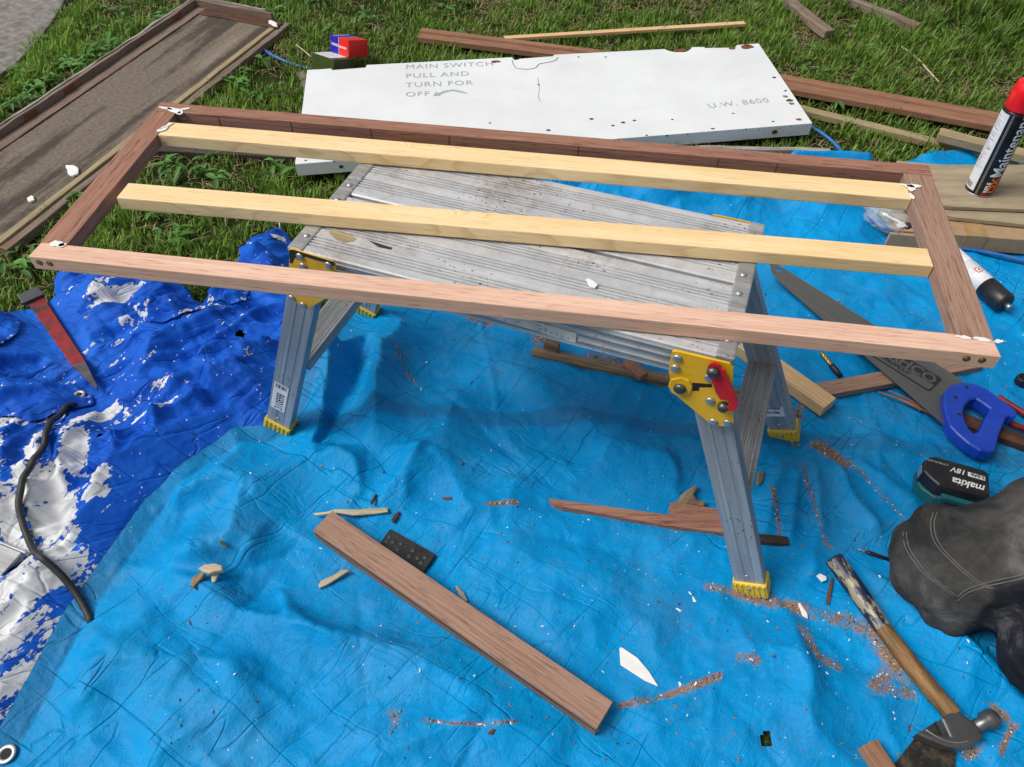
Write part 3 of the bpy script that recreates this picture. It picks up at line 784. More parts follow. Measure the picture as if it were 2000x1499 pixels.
def hem_attr(x, y):
    d, t, _ = dist_poly(x, y, LT_EDGE); ds, _, ss = dist_poly(x, y, LT_SEAM)
    a = np.clip((.038-d)/.004, 0, 1)*np.clip((.93-t)*8, 0, 1)
    return np.maximum(a, .9*np.clip((.034-ds)/.004, 0, 1)*(ss > 0))
lt_holes = [(*P(1493, 1448)[:2], .0062)]
tarp_l = cloth('tarpaulin', LT_POLY, light_h, .005, 'tarp_light', {'hem': hem_attr, 'dust': seg_attr(DUST)}, holes=lt_holes)
tag(tarp_l, 'creased sky blue tarpaulin spread under the work platform, sprinkled with sawdust', 'tarpaulin')

PEEL = [  # centre px, half length m, half width m, angle deg in the photo, amount
    (262, 585, .075, .018, -22, 1.05), (256, 645, .012, .008, -15, 1.0), (335, 627, .018, .008, -50, .95), (200, 828, .045, .012, -35, 1.05),
    (75, 935, .075, .016, -62, 1.0), (38, 1030, .085, .016, 85, 1.05), (112, 1010, .085, .035, 80, 1.05), (165, 905, .055, .018, 85, 1.1),
    (105, 1085, .06, .05, 60, 1.0), (70, 1150, .07, .045, -40, 1.05), (30, 1250, .06, .05, -50, .95), (95, 1290, .06, .02, -50, .85), (150, 1110, .03, .03, 0, .85),
    (30, 1400, .10, .02, -55, .85), (150, 1230, .09, .016, -50, .7), (200, 985, .02, .01, -30, .8), (215, 955, .015, .008, -60, .8), (345, 605, .06, .005, 45, .75),
    (545, 470, .016, .010, -10, 1.0), (490, 490, .03, .006, -30, .75), (440, 625, .05, .004, 10, .8), (60, 835, .05, .012, -10, .6), (130, 860, .02, .012, 80, .85), (20, 900, .05, .02, -60, .6), (330, 780, .02, .006, -30, .7),
    (290, 820, .03, .008, -30, .75), (340, 815, .02, .006, -40, .7), (5, 1330, .06, .05, 60, .8)]
def peel_attr(x, y):
    a = np.zeros(x.shape)
    for cx, cy, L, W, ang, amp in PEEL:
        c = P(cx, cy, .02); e = P(cx+20*math.cos(R(ang)), cy+20*math.sin(R(ang)), .02)-c; e.normalize()
        dx = x-c.x; dy = y-c.y; s_ = dx*e.x+dy*e.y; t_ = -dx*e.y+dy*e.x
        a = np.maximum(a, amp*(.80 if cy > 1050 else .92)*np.exp(-((s_/L)**4+(t_/W)**4)*.55))
    return a
tarp_d = cloth('tarpaulin', DT_POLY, dark_h, .0042, 'tarp_dark', {'peel': peel_attr}, holes=[(*P(472, 660, .03)[:2], .006), (*P(421, 684, .03)[:2], .004), (*P(205, 860, .03)[:2], .005)])
tag(tarp_d, 'crumpled royal blue tarpaulin with peeling white patches, lying at the lawn edge', 'tarpaulin')
# folded-over flaps of the dark tarp
def flap(px, z0, ridges, name='folded_flap'):
    poly = PX(px, .03)
    def hf(x, y):
        d, _, _ = dist_poly(x, y, poly+[poly[0]])
        return np.maximum(dark_h(x, y), z0*.6)+z0*np.clip(d/.03, 0, 1)*.6+.006*ridged(x, y, 9, 3)*np.clip(d/.02, .2, 1)+ridge_sum(x, y, ridges)*np.clip(d/.02, 0, 1)+.004
    def pf(x, y):
        d, _, _ = dist_poly(x, y, poly+[poly[0]])
        return .62*np.exp(-((d-.004)/.004)**2)
    return cloth(name, poly, hf, .0042, 'tarp_dark', {'peel': pf}, parent=tarp_d), hf
fl1, hf1 = flap([(-120, 745), (-40, 735), (20, 752), (80, 745), (140, 752), (178, 772), (180, 783), (120, 812), (68, 834), (20, 828), (-60, 835), (-140, 840)], .022, [([(-20, 800), (60, 790), (130, 775)], .015, .02)])
fl2, hf2 = flap([(-120, 650), (-20, 638), (30, 630), (52, 642), (50, 668), (30, 700), (0, 722), (-60, 745), (-140, 740)], .030, [([(-20, 690), (10, 665), (35, 645)], .012, .02)])
fl3, hf3 = flap([(345, 562), (372, 577), (386, 603), (470, 612), (486, 596), (492, 560), (470, 545), (430, 570), (402, 614), (350, 640), (290, 640), (250, 610), (280, 575)], .018, [])
def ring(name, c, r, mat, parent, tilt=(0, 0, 0), thick=.0022):
    bm = bmesh.new(); n, k = 24, 8
    vs_ = [[bm.verts.new(((r+thick*1.5*math.cos(b))*math.cos(a), (r+thick*1.5*math.cos(b))*math.sin(a), thick*.6*math.sin(b))) for b in [2*math.pi*j/k for j in range(k)]] for a in [2*math.pi*i/n for i in range(n)]]
    for i in range(n):
        for j in range(k): bm.faces.new((vs_[i][j], vs_[(i+1) % n][j], vs_[(i+1) % n][(j+1) % k], vs_[i][(j+1) % k]))
    from mathutils import Euler
    return link(name, bm_mesh(bm, name), mat, parent, Matrix.Translation(c) @ Euler(tilt).to_matrix().to_4x4(), True)
def on(hf, x, y, dz=0, z=.03):
    p = P(x, y, z); p.z = float(hf(np.array([p.x]), np.array([p.y]))[0])+dz; 
    p = P(x, y, p.z-dz); p.z += dz; return p
g1 = on(hf1, 156, 773, .003); ring('grommet', g1, .0085, 'rivet', tarp_d)
lathe('grommet_hole', [(.0065, 0), (.0065, .0006)], 'hole', tarp_d, Matrix.Translation(g1-Vector((0, 0, .0005))), 16)
g2 = on(light_h, 14, 1474, .003, .01); ring('grommet', g2, .0105, 'rivet', tarp_l)
lathe('grommet_hole', [(.008, 0), (.008, .0006)], 'hole', tarp_l, Matrix.Translation(g2-Vector((0, 0, .0005))), 16)
g3 = on(light_h, 617, 708, .004, .04); ring('grommet', g3, .0085, 'rivet', tarp_l, (.5, -.4, 0))
tube('tie_cord', [on(dark_h, 548, 449, .004), on(dark_h, 547, 441, .012), P(543, 433, .02), P(536, 428, .012)], .0016, 'string', tarp_d, 6)

# --- grass
EXCL = [LT_POLY, DT_POLY, PX([(-260, 180), (-45, 160), (18, 118), (60, 76), (92, 36), (126, -18), (158, -120), (-300, -120)], .02)]
BOARD_PX = [(360, 12), (560, 45), (10, 474), (-160, 440), (-160, 320)]
EXCL2 = [PX(BOARD_PX, .03), PX([(610, 150), (1470, 100), (1570, 245), (590, 320)], .03), PX([(1740, 330), (2100, 330), (2100, 480), (1740, 450)])]
rng = np.random.RandomState(5)
def grass_field(N):
    px = rng.uniform(-2.6, 2.9, N); py = rng.uniform(.95, 3.9, N)
    d = np.stack([px, py, -np.full(N, CAM_H)], 1) @ CR
    u_ = 1000+CAM_F*d[:, 0]/d[:, 2]; v_ = 749.5+CAM_F*d[:, 1]/d[:, 2]
    keep = (u_ > -420) & (u_ < 2420) & (v_ > -420) & (v_ < 1000)
    for e in EXCL+EXCL2: keep &= ~inside(px, py, e)
    return px[keep], py[keep], u_[keep], v_[keep]
def build_grass(name, N, kind):
    x, y, u_, v_ = grass_field(N); n = len(x)
    cl = fbm(x, y, 3.0, 1); fine = fbm(x, y, 11, 3)
    dens = rng.rand(n) < np.clip(.62+.9*cl+.6*fine, .12, 1)
    if kind == 'straw':
        dens = rng.rand(n) < np.clip(.20+1.2*np.maximum(fbm(x, y, 2.4, 5), 0)+.9*np.exp(-((u_-1540)**2/90.**2+(v_-60)**2/60.**2))+.5*np.exp(-((u_-1700)**2/200.**2+(v_-150)**2/60.**2)), 0, 1)
    x, y, u_, v_, cl, fine = [q[dens] for q in (x, y, u_, v_, cl, fine)]; n = len(x)
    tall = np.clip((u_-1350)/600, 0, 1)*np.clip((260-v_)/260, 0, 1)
    L = rng.uniform(.012, .039, n)*(1+1.1*np.clip(fine+.5*cl, -.5, 1.2))*(1+1.3*tall)
    w = rng.uniform(.0011, .0024, n)*(1+.5*tall)
    ang = rng.uniform(0, 2*np.pi, n)+1.2*cl; lean = rng.uniform(.25, 1.25, n)
    if kind == 'straw':
        L = rng.uniform(.025, .06, n); w *= .7; lean = rng.uniform(.9, 1.7, n)
    dx, dy = np.cos(ang), np.sin(ang); sx, sy = -dy, dx
    def lev(t, ws):
        ox = lean*L*.62*t**1.7; oz = L*t*(1-.28*np.minimum(lean, 1.4)*t)
        if kind == 'straw': oz = L*(.16+.30*t*(1-t)+.05*t)
        cx, cy = x+dx*ox, y+dy*ox
        return [np.stack([cx+s*sx*w*ws, cy+s*sy*w*ws, oz+.002], 1) for s in ((-1, 1) if ws > 0 else (0,))]
    b = lev(0.0, .8)+lev(.5, 1.0)+lev(1.0, 0)
    V = np.stack(b, 1).reshape(-1, 3); base = np.arange(n)[:, None]*5
    me = bpy.data.meshes.new(name)
    q = base+np.array([[0, 1, 3, 2]]); t3 = base+np.array([[2, 3, 4]])
    me.vertices.add(len(V)); me.vertices.foreach_set('co', V.ravel())
    loops = np.concatenate([q, t3], 1).ravel(); me.loops.add(len(loops)); me.loops.foreach_set('vertex_index', loops)
    st = np.stack([np.arange(n)*7, np.arange(n)*7+4], 1).ravel(); me.polygons.add(2*n); me.polygons.foreach_set('loop_start', st)
    me.update()
    r1 = rng.rand(n); r2 = np.clip(.5+.55*cl+.25*rng.randn(n), 0, 1)
    if kind == 'straw':
        C = np.stack([.26+.16*r1, .20+.13*r1, .10+.08*r1], 1)
    else:
        a = np.array([.062, .145, .013]); bb = np.array([.225, .385, .050]); c3 = np.array([.32, .33, .11])
        C = a+(bb-a)*r2[:, None]; C = np.where((r1 > .88)[:, None], c3*(.6+.6*rng.rand(n))[:, None], C)
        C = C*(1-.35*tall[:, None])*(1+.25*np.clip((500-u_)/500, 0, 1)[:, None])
    C4 = np.concatenate([np.repeat(C, 5, 0), np.ones((5*n, 1))], 1).astype(np.float32)
    at = me.color_attributes.new('Col', 'FLOAT_COLOR', 'POINT'); at.data.foreach_set('color', C4.ravel())
    return link(name, me, 'grass')
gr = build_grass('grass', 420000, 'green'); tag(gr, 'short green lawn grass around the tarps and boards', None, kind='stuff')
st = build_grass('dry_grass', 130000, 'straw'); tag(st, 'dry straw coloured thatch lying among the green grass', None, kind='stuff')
# broad-leaved weeds: one mass of leaves
def weeds():
    vs_, fs, cs = [], [], []
    rr = random.Random(3)
    spots = [(60, 190, 60, 26), (150, 130, 70, 30), (250, 80, 60, 22), (320, 60, 30, 8), (90, 240, 50, 16), (325, 330, 18, 5), (545, 340, 20, 4), (430, 330, 60, 8), (600, 20, 60, 8), (1690, 75, 40, 12), (1770, 60, 40, 12), (1700, 120, 40, 6),
             (1850, 60, 70, 10), (480, 170, 50, 8), (150, 400, 30, 3), (60, 520, 50, 6), (330, 440, 60, 8), (1580, 130, 40, 8), (860, 15, 60, 8), (1620, 215, 40, 5), (380, 290, 30, 4), (720, 30, 40, 5)]
    for cx, cy, sp, k in spots:
        for _ in range(k):
            p = P(cx+rr.gauss(0, sp*.55), cy+rr.gauss(0, sp*.4), .0)
            if any(inside(np.array([p.x]), np.array([p.y]), e)[0] for e in EXCL+EXCL2): continue
            for q in range(rr.randint(2, 5)):
                a = rr.random()*6.28; L = rr.uniform(.022, .05); W = L*rr.uniform(.25, .42); z0 = rr.uniform(.012, .034); up = rr.uniform(-.1, .5)
                d = Vector((math.cos(a), math.sin(a), up)).normalized(); s_ = Vector((-math.sin(a), math.cos(a), rr.uniform(-.3, .3)))
                o = Vector((p.x, p.y, z0)); i0 = len(vs_)
                prof = [(0, .12), (.25, .8), (.55, 1.0), (.8, .65), (1.0, .05)]
                for t, ww in prof:
                    c = o+d*L*t-Vector((0, 0, 1))*L*.35*t*t
                    vs_ += [c-s_*W*.5*ww+Vector((0, 0, .003*ww)), c, c+s_*W*.5*ww+Vector((0, 0, .003*ww))]
                g = rr.uniform(.7, 1.3); cc = (.095*g, .235*g, .042*g, 1)
                cs += [cc]*15
                for t in range(4):
                    b0 = i0+t*3; fs += [(b0, b0+1, b0+4, b0+3), (b0+1, b0+2, b0+5, b0+4)]
    me = bpy.data.meshes.new('weeds'); me.from_pydata([tuple(v) for v in vs_], [], fs); me.update()
    at = me.color_attributes.new('Col', 'FLOAT_COLOR', 'POINT'); at.data.foreach_set('color', [c for q in cs for c in q])
    o = link('weeds', me, 'grass', smooth=True); tag(o, 'broad leaved weeds growing through the lawn', None, kind='stuff')
weeds()

# ================================================================== WORK PLATFORM
ZP = .49
A_ = P(564, 484, ZP); B_ = P(1432, 703, ZP)
PU = (B_-A_); PL = PU.length; PU.normalize(); PV = Vector((-PU.y, PU.x, 0))
PW = .283
MP = frame_M(A_, PU)
wp = empty('work_platform', M=MP); tag(wp, 'folding aluminium work platform with yellow corner brackets and ribbed top', 'work platform')
def hit(x, y, o, n):
    d = Vector(CR @ np.array([x-1000.0, y-749.5, CAM_F])); c = Vector((0, 0, CAM_H))
    t = (Vector(o)-c).dot(n)/d.dot(n); return c+d*t
MPI = MP.inverted()
def fl(x, y, off=0.0):  # pixel on the platform's front plane -> local (x,z)
    q = MPI @ hit(x, y, A_-PV*off, PV); return (q.x, q.z)
def rib_profile(y0, y1, depth):
    pts = []; y = y0; k = 0
    pts.append((y0, -depth)); pts.append((y0, -.002)); y = y0+.002; pts.append((y, 0))
    bands = [('f', .012), ('g', 4), ('f', .016), ('g', 4), ('f', .016), ('g', 4), ('f', .02)]
    for b, q in bands:
        if b == 'f':
            y += q; 
            if y > y1-.003: break
            pts.append((y, 0))
        else:
            for _ in range(q):
                if y+.0066 > y1-.003: break
                pts += [(y+.0004, -.0026), (y+.0028, -.0026), (y+.0032, 0), (y+.0062, 0)]; y += .0062
    pts.append((y1-.002, 0)); pts.append((y1, -.002)); pts.append((y1, -depth))
    return pts
DEP = .047
p1 = rib_profile(0.0, PW*.4885, DEP)
extrude_profile('deck_plank', p1, .012, PL-.012, 'alu_top', wp)
extrude_profile('deck_plank', [(PW-a, b) for a, b in p1][::-1], .012, PL-.012, 'alu_top', wp)
# ribs on the visible front face
for zc in (-.009, -.0125, -.022, -.0255, -.036, -.0395):
    box('side_rib', (.014, PL-.014, -.0016, .0004, zc-.0009, zc+.0009), 'rivet', wp, bev=0)
for xa, xb in ((-.002, .022), (PL-.022, PL+.002)):
    ec = box('end_cap', (xa, xb, -.002, PW+.002, -DEP-.002, .0022), 'alu_tread', wp, bev=.003)
    xm = .012 if xa < 0 else PL-.012
    for yv in (.030, PW*.43, PW*.57, PW-.030):
        lathe('rivet', [(.0048, 0), (.0046, .0012), (.003, .0024), (.0006, .0028)], 'rivet', wp, Matrix.Translation((xm, yv, .0022)), 14)
# legs
def leg(foot_px, top_local, zf0=.006, back=False):
    f0 = P(foot_px[0], foot_px[1], 0.0); f0.z = zf0
    f0 = MPI @ f0; t0 = Vector(top_local)
    if not back: f0.y += .013
    else: f0.y += .013
    d = (t0-f0); Lg = d.length
    Ml = frame_M(f0, d, (0, -1, 0))
    g = .0009
    prof = [(-.0235, .012), (-.012, .012), (-.0115, .012-g), (-.0095, .012-g), (-.009, .012), (.003, .012), (.0035, .012-g), (.0055, .012-g), (.006, .012), (.0235, .012),
            (.0235, -.012), (-.0235, -.012)]
    lg = extrude_profile('leg', prof, .016, Lg, 'alu', wp, Ml)
    # ribbed plastic foot, a sub-part of its leg
    ft = box('foot', (-.006, .028, -.0275, .0275, -.016, .016), 'yellow_plastic', lg, bev=.003)
    for k in range(6):
        yy = -.022+k*.0088
        box('foot_rib', (-.004, .026, yy-.0016, yy+.0016, .0155, .0178), 'yellow_plastic', ft, bev=.0006)
    for xx in (.045, .022):
        lathe('screw', [(.0042, 0), (.004, .001), (.002, .0016)], 'rivet', lg, Matrix.Translation((xx if xx > .03 else .016, .002, .0122 if xx > .03 else .0165)), 12)
    return lg, Ml, f0, t0
tFR = fl(1380, 735); tFL = fl(598, 548)
legFR = leg((1466, 1163), (tFR[0], .012, -.050))
legFL = leg((541, 846), (tFL[0], .012, -.050))
legBR = leg((1530, 860), (PL-.030, PW-.016, -.050), back=True)
legBL = leg((711, 618), (.030, PW-.016, -.050), back=True)
def along(l, z):  # point on a leg's axis at world height z (platform local)
    a, b = l[2], l[3]; t = (z-ZP-a.z)/(b.z-a.z); return a+(b-a)*t
for la, lb in ((legFR, legBR), (legFL, legBL)):
    a = along(la, .215); b = along(lb, .215); d = b-a
    Mr = frame_M(a, d, (0, 0, 1))
    Lr = d.length; pr = [(-.024, -.022), (-.024, 0)]
    for k in range(9): yy = -.020+k*.0045; pr += [(yy, 0), (yy+.001, -.0011), (yy+.0022, -.0011), (yy+.0032, 0)]
    pr += [(.024, 0), (.024, -.022)]
    extrude_profile('step_rung', pr, .011, Lr-.011, 'alu_tread', wp, Mr)
# front right hinge plate traced on the front plane
def plane_prism(name, px, y0, y1, mat, parent=wp, bev=.0005):
    pts = [fl(a, b, y1) for a, b in px]
    # local prism is built in (x, -z) then turned upright
    Mx = Matrix(((1, 0, 0, 0), (0, 0, -1, 0), (0, 1, 0, 0), (0, 0, 0, 1)))
    o = prism(name, pts, y0, y1, mat, parent, Mx, bev=bev); return o
def disc(name, px, r, h, mat, y0, parent=wp):
    q = fl(px[0], px[1], y0)
    return lathe(name, [(r, 0), (r, h*.5), (r*.8, h*.9), (r*.25, h)], mat, parent, Matrix(((1, 0, 0, q[0]), (0, 0, -1, -y0), (0, 1, 0, q[1]), (0, 0, 0, 1))), 18)
pl = plane_prism('hinge_plate', [(1313, 687), (1322, 687), (1425, 711), (1432, 720), (1430, 770), (1433, 827), (1428, 834), (1392, 832), (1384, 826), (1312, 766), (1306, 752), (1309, 742), (1306, 728), (1308, 708)], .015, .0185, 'yellow_paint')
plane_prism('hinge_plate', [(1311, 743), (1330, 739), (1345, 745), (1352, 756), (1347, 770), (1330, 776), (1312, 768), (1305, 755)], .0186, .021, 'yellow_paint')
plane_prism('slot', [(1352, 748), (1390, 751), (1391, 757), (1366, 757), (1365, 764), (1353, 764)], .0184, .0188, 'hole', bev=0)
for q in ((1323, 700), (1319, 719), (1387, 783), (1393, 824), (1421, 826), (1385, 738)): disc('rivet', q, .0062, .003, 'rivet', .0187)
disc('hinge_pin', (1328, 759), .0082, .005, 'dark_steel', .0212)
lv = plane_prism('locking_lever', [(1381, 722), (1384, 713), (1394, 709), (1405, 714), (1413, 728), (1437, 778), (1441, 792), (1436, 802), (1424, 804), (1417, 799), (1426, 790), (1420, 782), (1407, 782), (1398, 768)], .023, .0265, 'red_paint', bev=.0008)
disc('bolt', (1393, 725), .0078, .008, 'dark_steel', .0268); disc('bolt', (1413, 792), .0072, .009, 'dark_steel', .0200)
plane_prism('lever_edge', [(1409, 722), (1414, 724), (1441, 784), (1441, 796), (1437, 797), (1436, 785)], .0266, .030, 'red_paint')
# front left bracket (continues under the timber frame)
plane_prism('corner_bracket', [(565, 488), (572, 487), (650, 512), (655, 519), (657, 560), (652, 575), (622, 592), (605, 602), (598, 603), (566, 585), (564, 560)], .015, .0175, 'yellow_paint')
plane_prism('bracket_wear', [(564, 489), (571, 488), (652, 512), (655, 521), (640, 514), (615, 508), (596, 502), (588, 503), (590, 509), (582, 508), (576, 503), (570, 515), (566, 514)], .0176, .0179, 'black_wear', bev=0)
for q in ((586, 501), (592, 520), (642, 518), (570, 582), (592, 596)): disc('rivet', q, .0058, .003, 'rivet', .0177)
# back right bracket showing past the rear edge
box('corner_bracket', (PL-.075, PL-.004, PW+.0035, PW+.0055, -.075, -.001), 'yellow_paint', wp, bev=.0008)
box('corner_bracket', (.004, .075, PW+.0035, PW+.007, -.075, .001), 'yellow_paint', wp, bev=.0008)
# stickers
def on_leg(l, s_, yc, w, h, mat, name='sticker', dz=.0002):  # s_ along leg, yc across
    return box(name, (s_-w/2, s_+w/2, yc-h/2, yc+h/2, .0121, .0121+dz), mat, l[0], bev=0)
on_leg(legFL, .118, .006, .086, .028, 'label_white')
Mt0 = Matrix.Translation((.142, .0000, .01245)) @ Matrix.Rotation(math.pi, 4, 'Z')
text('lettering', '310898', .0225, 'black_print', legFL[0], Matrix.Translation((.0780, -.003, .01245)), sx=.80)
for k in range(9):
    wbar = (.0012, .0008, .0018)[k % 3]
    box('barcode_bar', (.1460, .1585, -.004+k*.0024, -.004+k*.0024+wbar*.8, .0124, .0126), 'black_print', legFL[0], bev=0)
on_leg(legBR, .088, .004, .030, .034, 'label_white')
Mw = Matrix(((0, 1, 0, .095), (-1, 0, 0, .019), (0, 0, 1, .01245), (0, 0, 0, 1)))
text('lettering', 'WEEK', .0105, 'black_print', legBR[0], Mw, bold=.0003)
Mw2 = Matrix(((0, 1, 0, .082), (-1, 0, 0, .019), (0, 0, 1, .01245), (0, 0, 0, 1)))
text('lettering', '41/06', .0105, 'black_print', legBR[0], Mw2, bold=.0003)
stk = plane_prism('sticker', [(925, 592), (1126, 652), (1124, 671), (1040, 645), (925, 611)], .0017, .0019, 'label_worn', bev=0)
for k in range(6):
    x0 = 1052+k*11; y0 = 645+k*3.4
    hh_ = (4, 7, 3, 6, 2, 2)[k]
    plane_prism('sticker_print', [(x0, y0-hh_), (x0+5, y0-hh_+1.5), (x0+4.6, y0+1.5), (x0-.4, y0)], .00195, .0021, 'grey_print', stk.parent, bev=0)

# ================================================================== TIMBER FRAME on the platform
ZF = ZP+.0245
fa = P(55, 501, ZF); fb = P(1956, 697, ZF)
FU = fb-fa; FL_ = FU.length; FU.normalize(); FV = Vector((-FU.y, FU.x, 0))
MF = frame_M((fa.x, fa.y, ZF), FU)
tf = empty('timber_frame', M=MF); tag(tf, 'long mahogany frame with two pine battens lying across the work platform', 'timber frame')
SC = (CAM_H-ZF)/(CAM_H-.53); TH = .022
FWd = .398*SC
bmz = (-TH, 0)
stf = prism('front_stile', [(0, 0), (FL_, 0), (FL_-.002, .026), (1.181*SC, .026), (1.179*SC, .031), (1.176*SC, .032), (0.0015, .030)], -TH, 0, 'mahogany_pale', tf, bev=.0012)
prism('back_stile', [(0, FWd-.027), (FL_, FWd-.027), (FL_, FWd), (-.001, FWd)], -TH, 0, 'mahogany', tf, bev=.001)
def vrail(name, x0, x1, y0, y1, mat):
    Mr = Matrix(((0, -1, 0, 0), (1, 0, 0, 0), (0, 0, 1, 0), (0, 0, 0, 1)))
    return box(name, (y0, y1, -x1, -x0, -TH, -.0004), mat, tf, Mr, bev=.001)
vrail('left_rail', -.001, .037*SC, .0304, FWd-.0274, 'mahogany')
vrail('right_rail', 1.181*SC, FL_-.001, .0264, FWd-.0274, 'mahogany_dusty')
def batten(name, ya0, ya1, yb0, yb1, xa, xb):
    o = prism(name, [(xa, ya0), (xb, yb0), (xb, yb1), (xa, ya1)], -TH+.001, -.0006, 'pine', tf, bev=.0014); return o
batten('pine_batten', .304*SC, .342*SC, .306*SC, .345*SC, .0375*SC, 1.180*SC)
batten('pine_batten', .139*SC, .176*SC, .157*SC, .194*SC, .052*SC, 1.1795*SC)
# saw marks across the inner face of the back stile and screw holes
for x in (.11, .235, .37, .50, .71, .93, 1.02):
    box('saw_mark', (x, x+.0007, FWd-.0276, FWd-.0269, -TH+.001, -.001), 'mahogany_dark', tf, bev=0)
MX = Matrix(((1, 0, 0, 0), (0, 0, -1, 0), (0, 1, 0, 0), (0, 0, 0, 1)))
for x in (.0115, .0265, FL_-.036, FL_-.018):
    Ms = Matrix(((1, 0, 0, x), (0, 0, -1, 0), (0, 1, 0, -.0095), (0, 0, 0, 1)))
    h_ = lathe('screw_hole', [(.0044, -.0005), (.0044, .0003)], 'hole', tf, Ms, 18)
    sc_ = lathe('screw_head', [(.0034, .0003), (.003, .0007), (.0008, .0005)], 'brass', h_, None, 14)
# filler dabs at the joints
def dab(name, x, y, r, asp, ang, seed, mat='filler', parent=tf, z=0.0003, h=.0012):
    pts = blotch_pts(r, 16, seed, asp, .45); Mz = Matrix.Translation((x, y, z)) @ Matrix.Rotation(R(ang), 4, 'Z')
    return prism(name, pts, 0, h, mat, parent, Mz, bev=h*.4)
for i, (px_, r, asp, ang) in enumerate([((113, 478), .008, 1.6, -10), ((122, 480), .005, 1.3, 30), ((342, 217), .008, 2.6, -12), ((352, 222), .006, 1.2, 0), ((325, 213), .004, 4, -8), ((325, 248), .004, 3.5, 58), ((318, 254), .006, 2.0, 60),
                                         ((1779, 368), .007, 1.6, -70), ((1775, 365), .004, 3.5, -8), ((1787, 364), .0045, 2.5, 4), ((1781, 385), .004, 2.0, -80), ((1882, 660), .0035, 3, -10), ((1918, 664), .004, 3.2, -10), ((1950, 668), .004, 1.6, 20), ((362, 214), .0035, 3, 30)]):
    q = MF.inverted() @ P(px_[0], px_[1], ZF); dab('filler_dab', q.x, q.y, r*.8, asp, ang, i+3)
for i, (px_, zz) in enumerate([((352, 226), 0), ((360, 232), 0)]):
    pass

# ================================================================== WHITE METAL DOOR
ZW = .066
wpx = [(600, 137), (647, 134), (649, 137), (714, 132), (716, 127), (1000, 112), (1004, 117), (1012, 117), (1014, 115), (1080, 110), (1082, 107), (1298, 96), (1304, 99), (1318, 102), (1338, 102), (1347, 98), (1352, 92), (1374, 92), (1378, 94), (1434, 93), (1440, 88), (1482, 85), (1587, 241), (576, 321)]
wA = P(576, 321, ZW); wB = P(1587, 241, ZW); MW = frame_M(wA, wB-wA); MWI = MW.inverted()
def wl(x, y): q = MWI @ P(x, y, ZW); return (q.x, q.y)
wd = empty('metal_door', M=MW); tag(wd, 'white enamelled metal door lettered MAIN SWITCH, lying on the grass', 'metal door')
WTH = .036
shell = prism('door_shell', [wl(*q) for q in wpx], -WTH, 0, 'enamel', wd, bev=.0015)
# subdivide the shell's top a little for the chip attribute
me = shell.data; bm = bmesh.new(); bm.from_mesh(me); bmesh.ops.triangulate(bm, faces=bm.faces[:]); bmesh.ops.subdivide_edges(bm, edges=[e for e in bm.edges if e.calc_length() > .08], cuts=5, use_grid_fill=True)
bm.to_mesh(me); bm.free(); me.update()
a = me.attributes.new('chip', 'FLOAT', 'POINT')
a.data.foreach_set('value', [max(0, .55-v.co.y*6)+max(0, (v.co.x-.9)*.5) if v.co.y < .12 else 0.0 for v in me.vertices])
me.materials.clear(); me.materials.append(MAT['enamel'])
def wtext(body, x, y, size, x2, y2, mat='grey_print', **k):
    a0 = wl(x, y); a1 = wl(x2, y2); d = math.atan2(a1[1]-a0[1], a1[0]-a0[0])
    return text('lettering', body, size, mat, wd, Matrix.Translation((a0[0], a0[1], .0004)) @ Matrix.Rotation(d, 4, 'Z'), **k)
for body, y in (('MAIN SWITCH', 135.5), ('PULL AND', 153), ('TURN FOR', 171), ('OFF', 189.5)):
    wtext(body, 791.5, y, .0375, 946, y-6, sx=1.0, spacing=1.12)
ap = [wl(*q) for q in ((846, 188), (852, 180), (855, 183), (868, 178), (885, 175.5), (900, 178), (913, 182.5), (910, 183.5), (897, 180.5), (884, 178.5), (870, 181), (859, 185.5), (861, 187.5))]
prism('arrow_mark', ap, .0003, .0006, 'grey_print', wd)
wtext('U.W. 8600', 1385, 212, .0345, 1493, 201, spacing=1.12, sx=1.08)
def wspot(name, x, y, r, mat, asp=1.2, seed=1, h=.0005, z=.0003):
    q = wl(x, y); return prism(name, blotch_pts(r, 14, seed, asp), 0, h, mat, wd, Matrix.Translation((q[0], q[1], z)))
for i, (x, y, r) in enumerate([(1459, 92, .013), (1330, 99, .010), (1430, 95, .007), (968, 121, .008), (1542, 197, .006), (1560, 234, .005), (1512, 152, .004)]):
    wspot('rust_patch', x, y, r, 'rust', 1.7, i)
for i, (x, y, r) in enumerate([(1460, 91, .004), (1541, 196, .005), (1512, 152, .0025), (967, 120, .003), (1130, 112, .003), (1183, 112, .003), (796, 272, .004), (812, 272, .003), (957, 241, .003), (1217, 240, .005), (1155, 233, .005), (1239, 236, .004), (1197, 246, .004), (1313, 234, .003),
                               (1071, 255, .005), (1432, 222, .003), (1392, 252, .004), (1263, 265, .003), (622, 135.5, .003), (597, 314, .003), (653, 316, .003), (1510, 238, .003), (1052, 166, .003), (1534, 178, .004)]):
    wspot('chip', x, y, r*.8, 'hole' if i < 6 else 'dark_steel', 1.5, i+20, z=.0009 if i < 3 else .0004)
for i, (x, y) in enumerate([(1534, 189, ), (1546, 203)]): wspot('bare_patch', x, y, .006, 'weathered', 1.2, i+40)
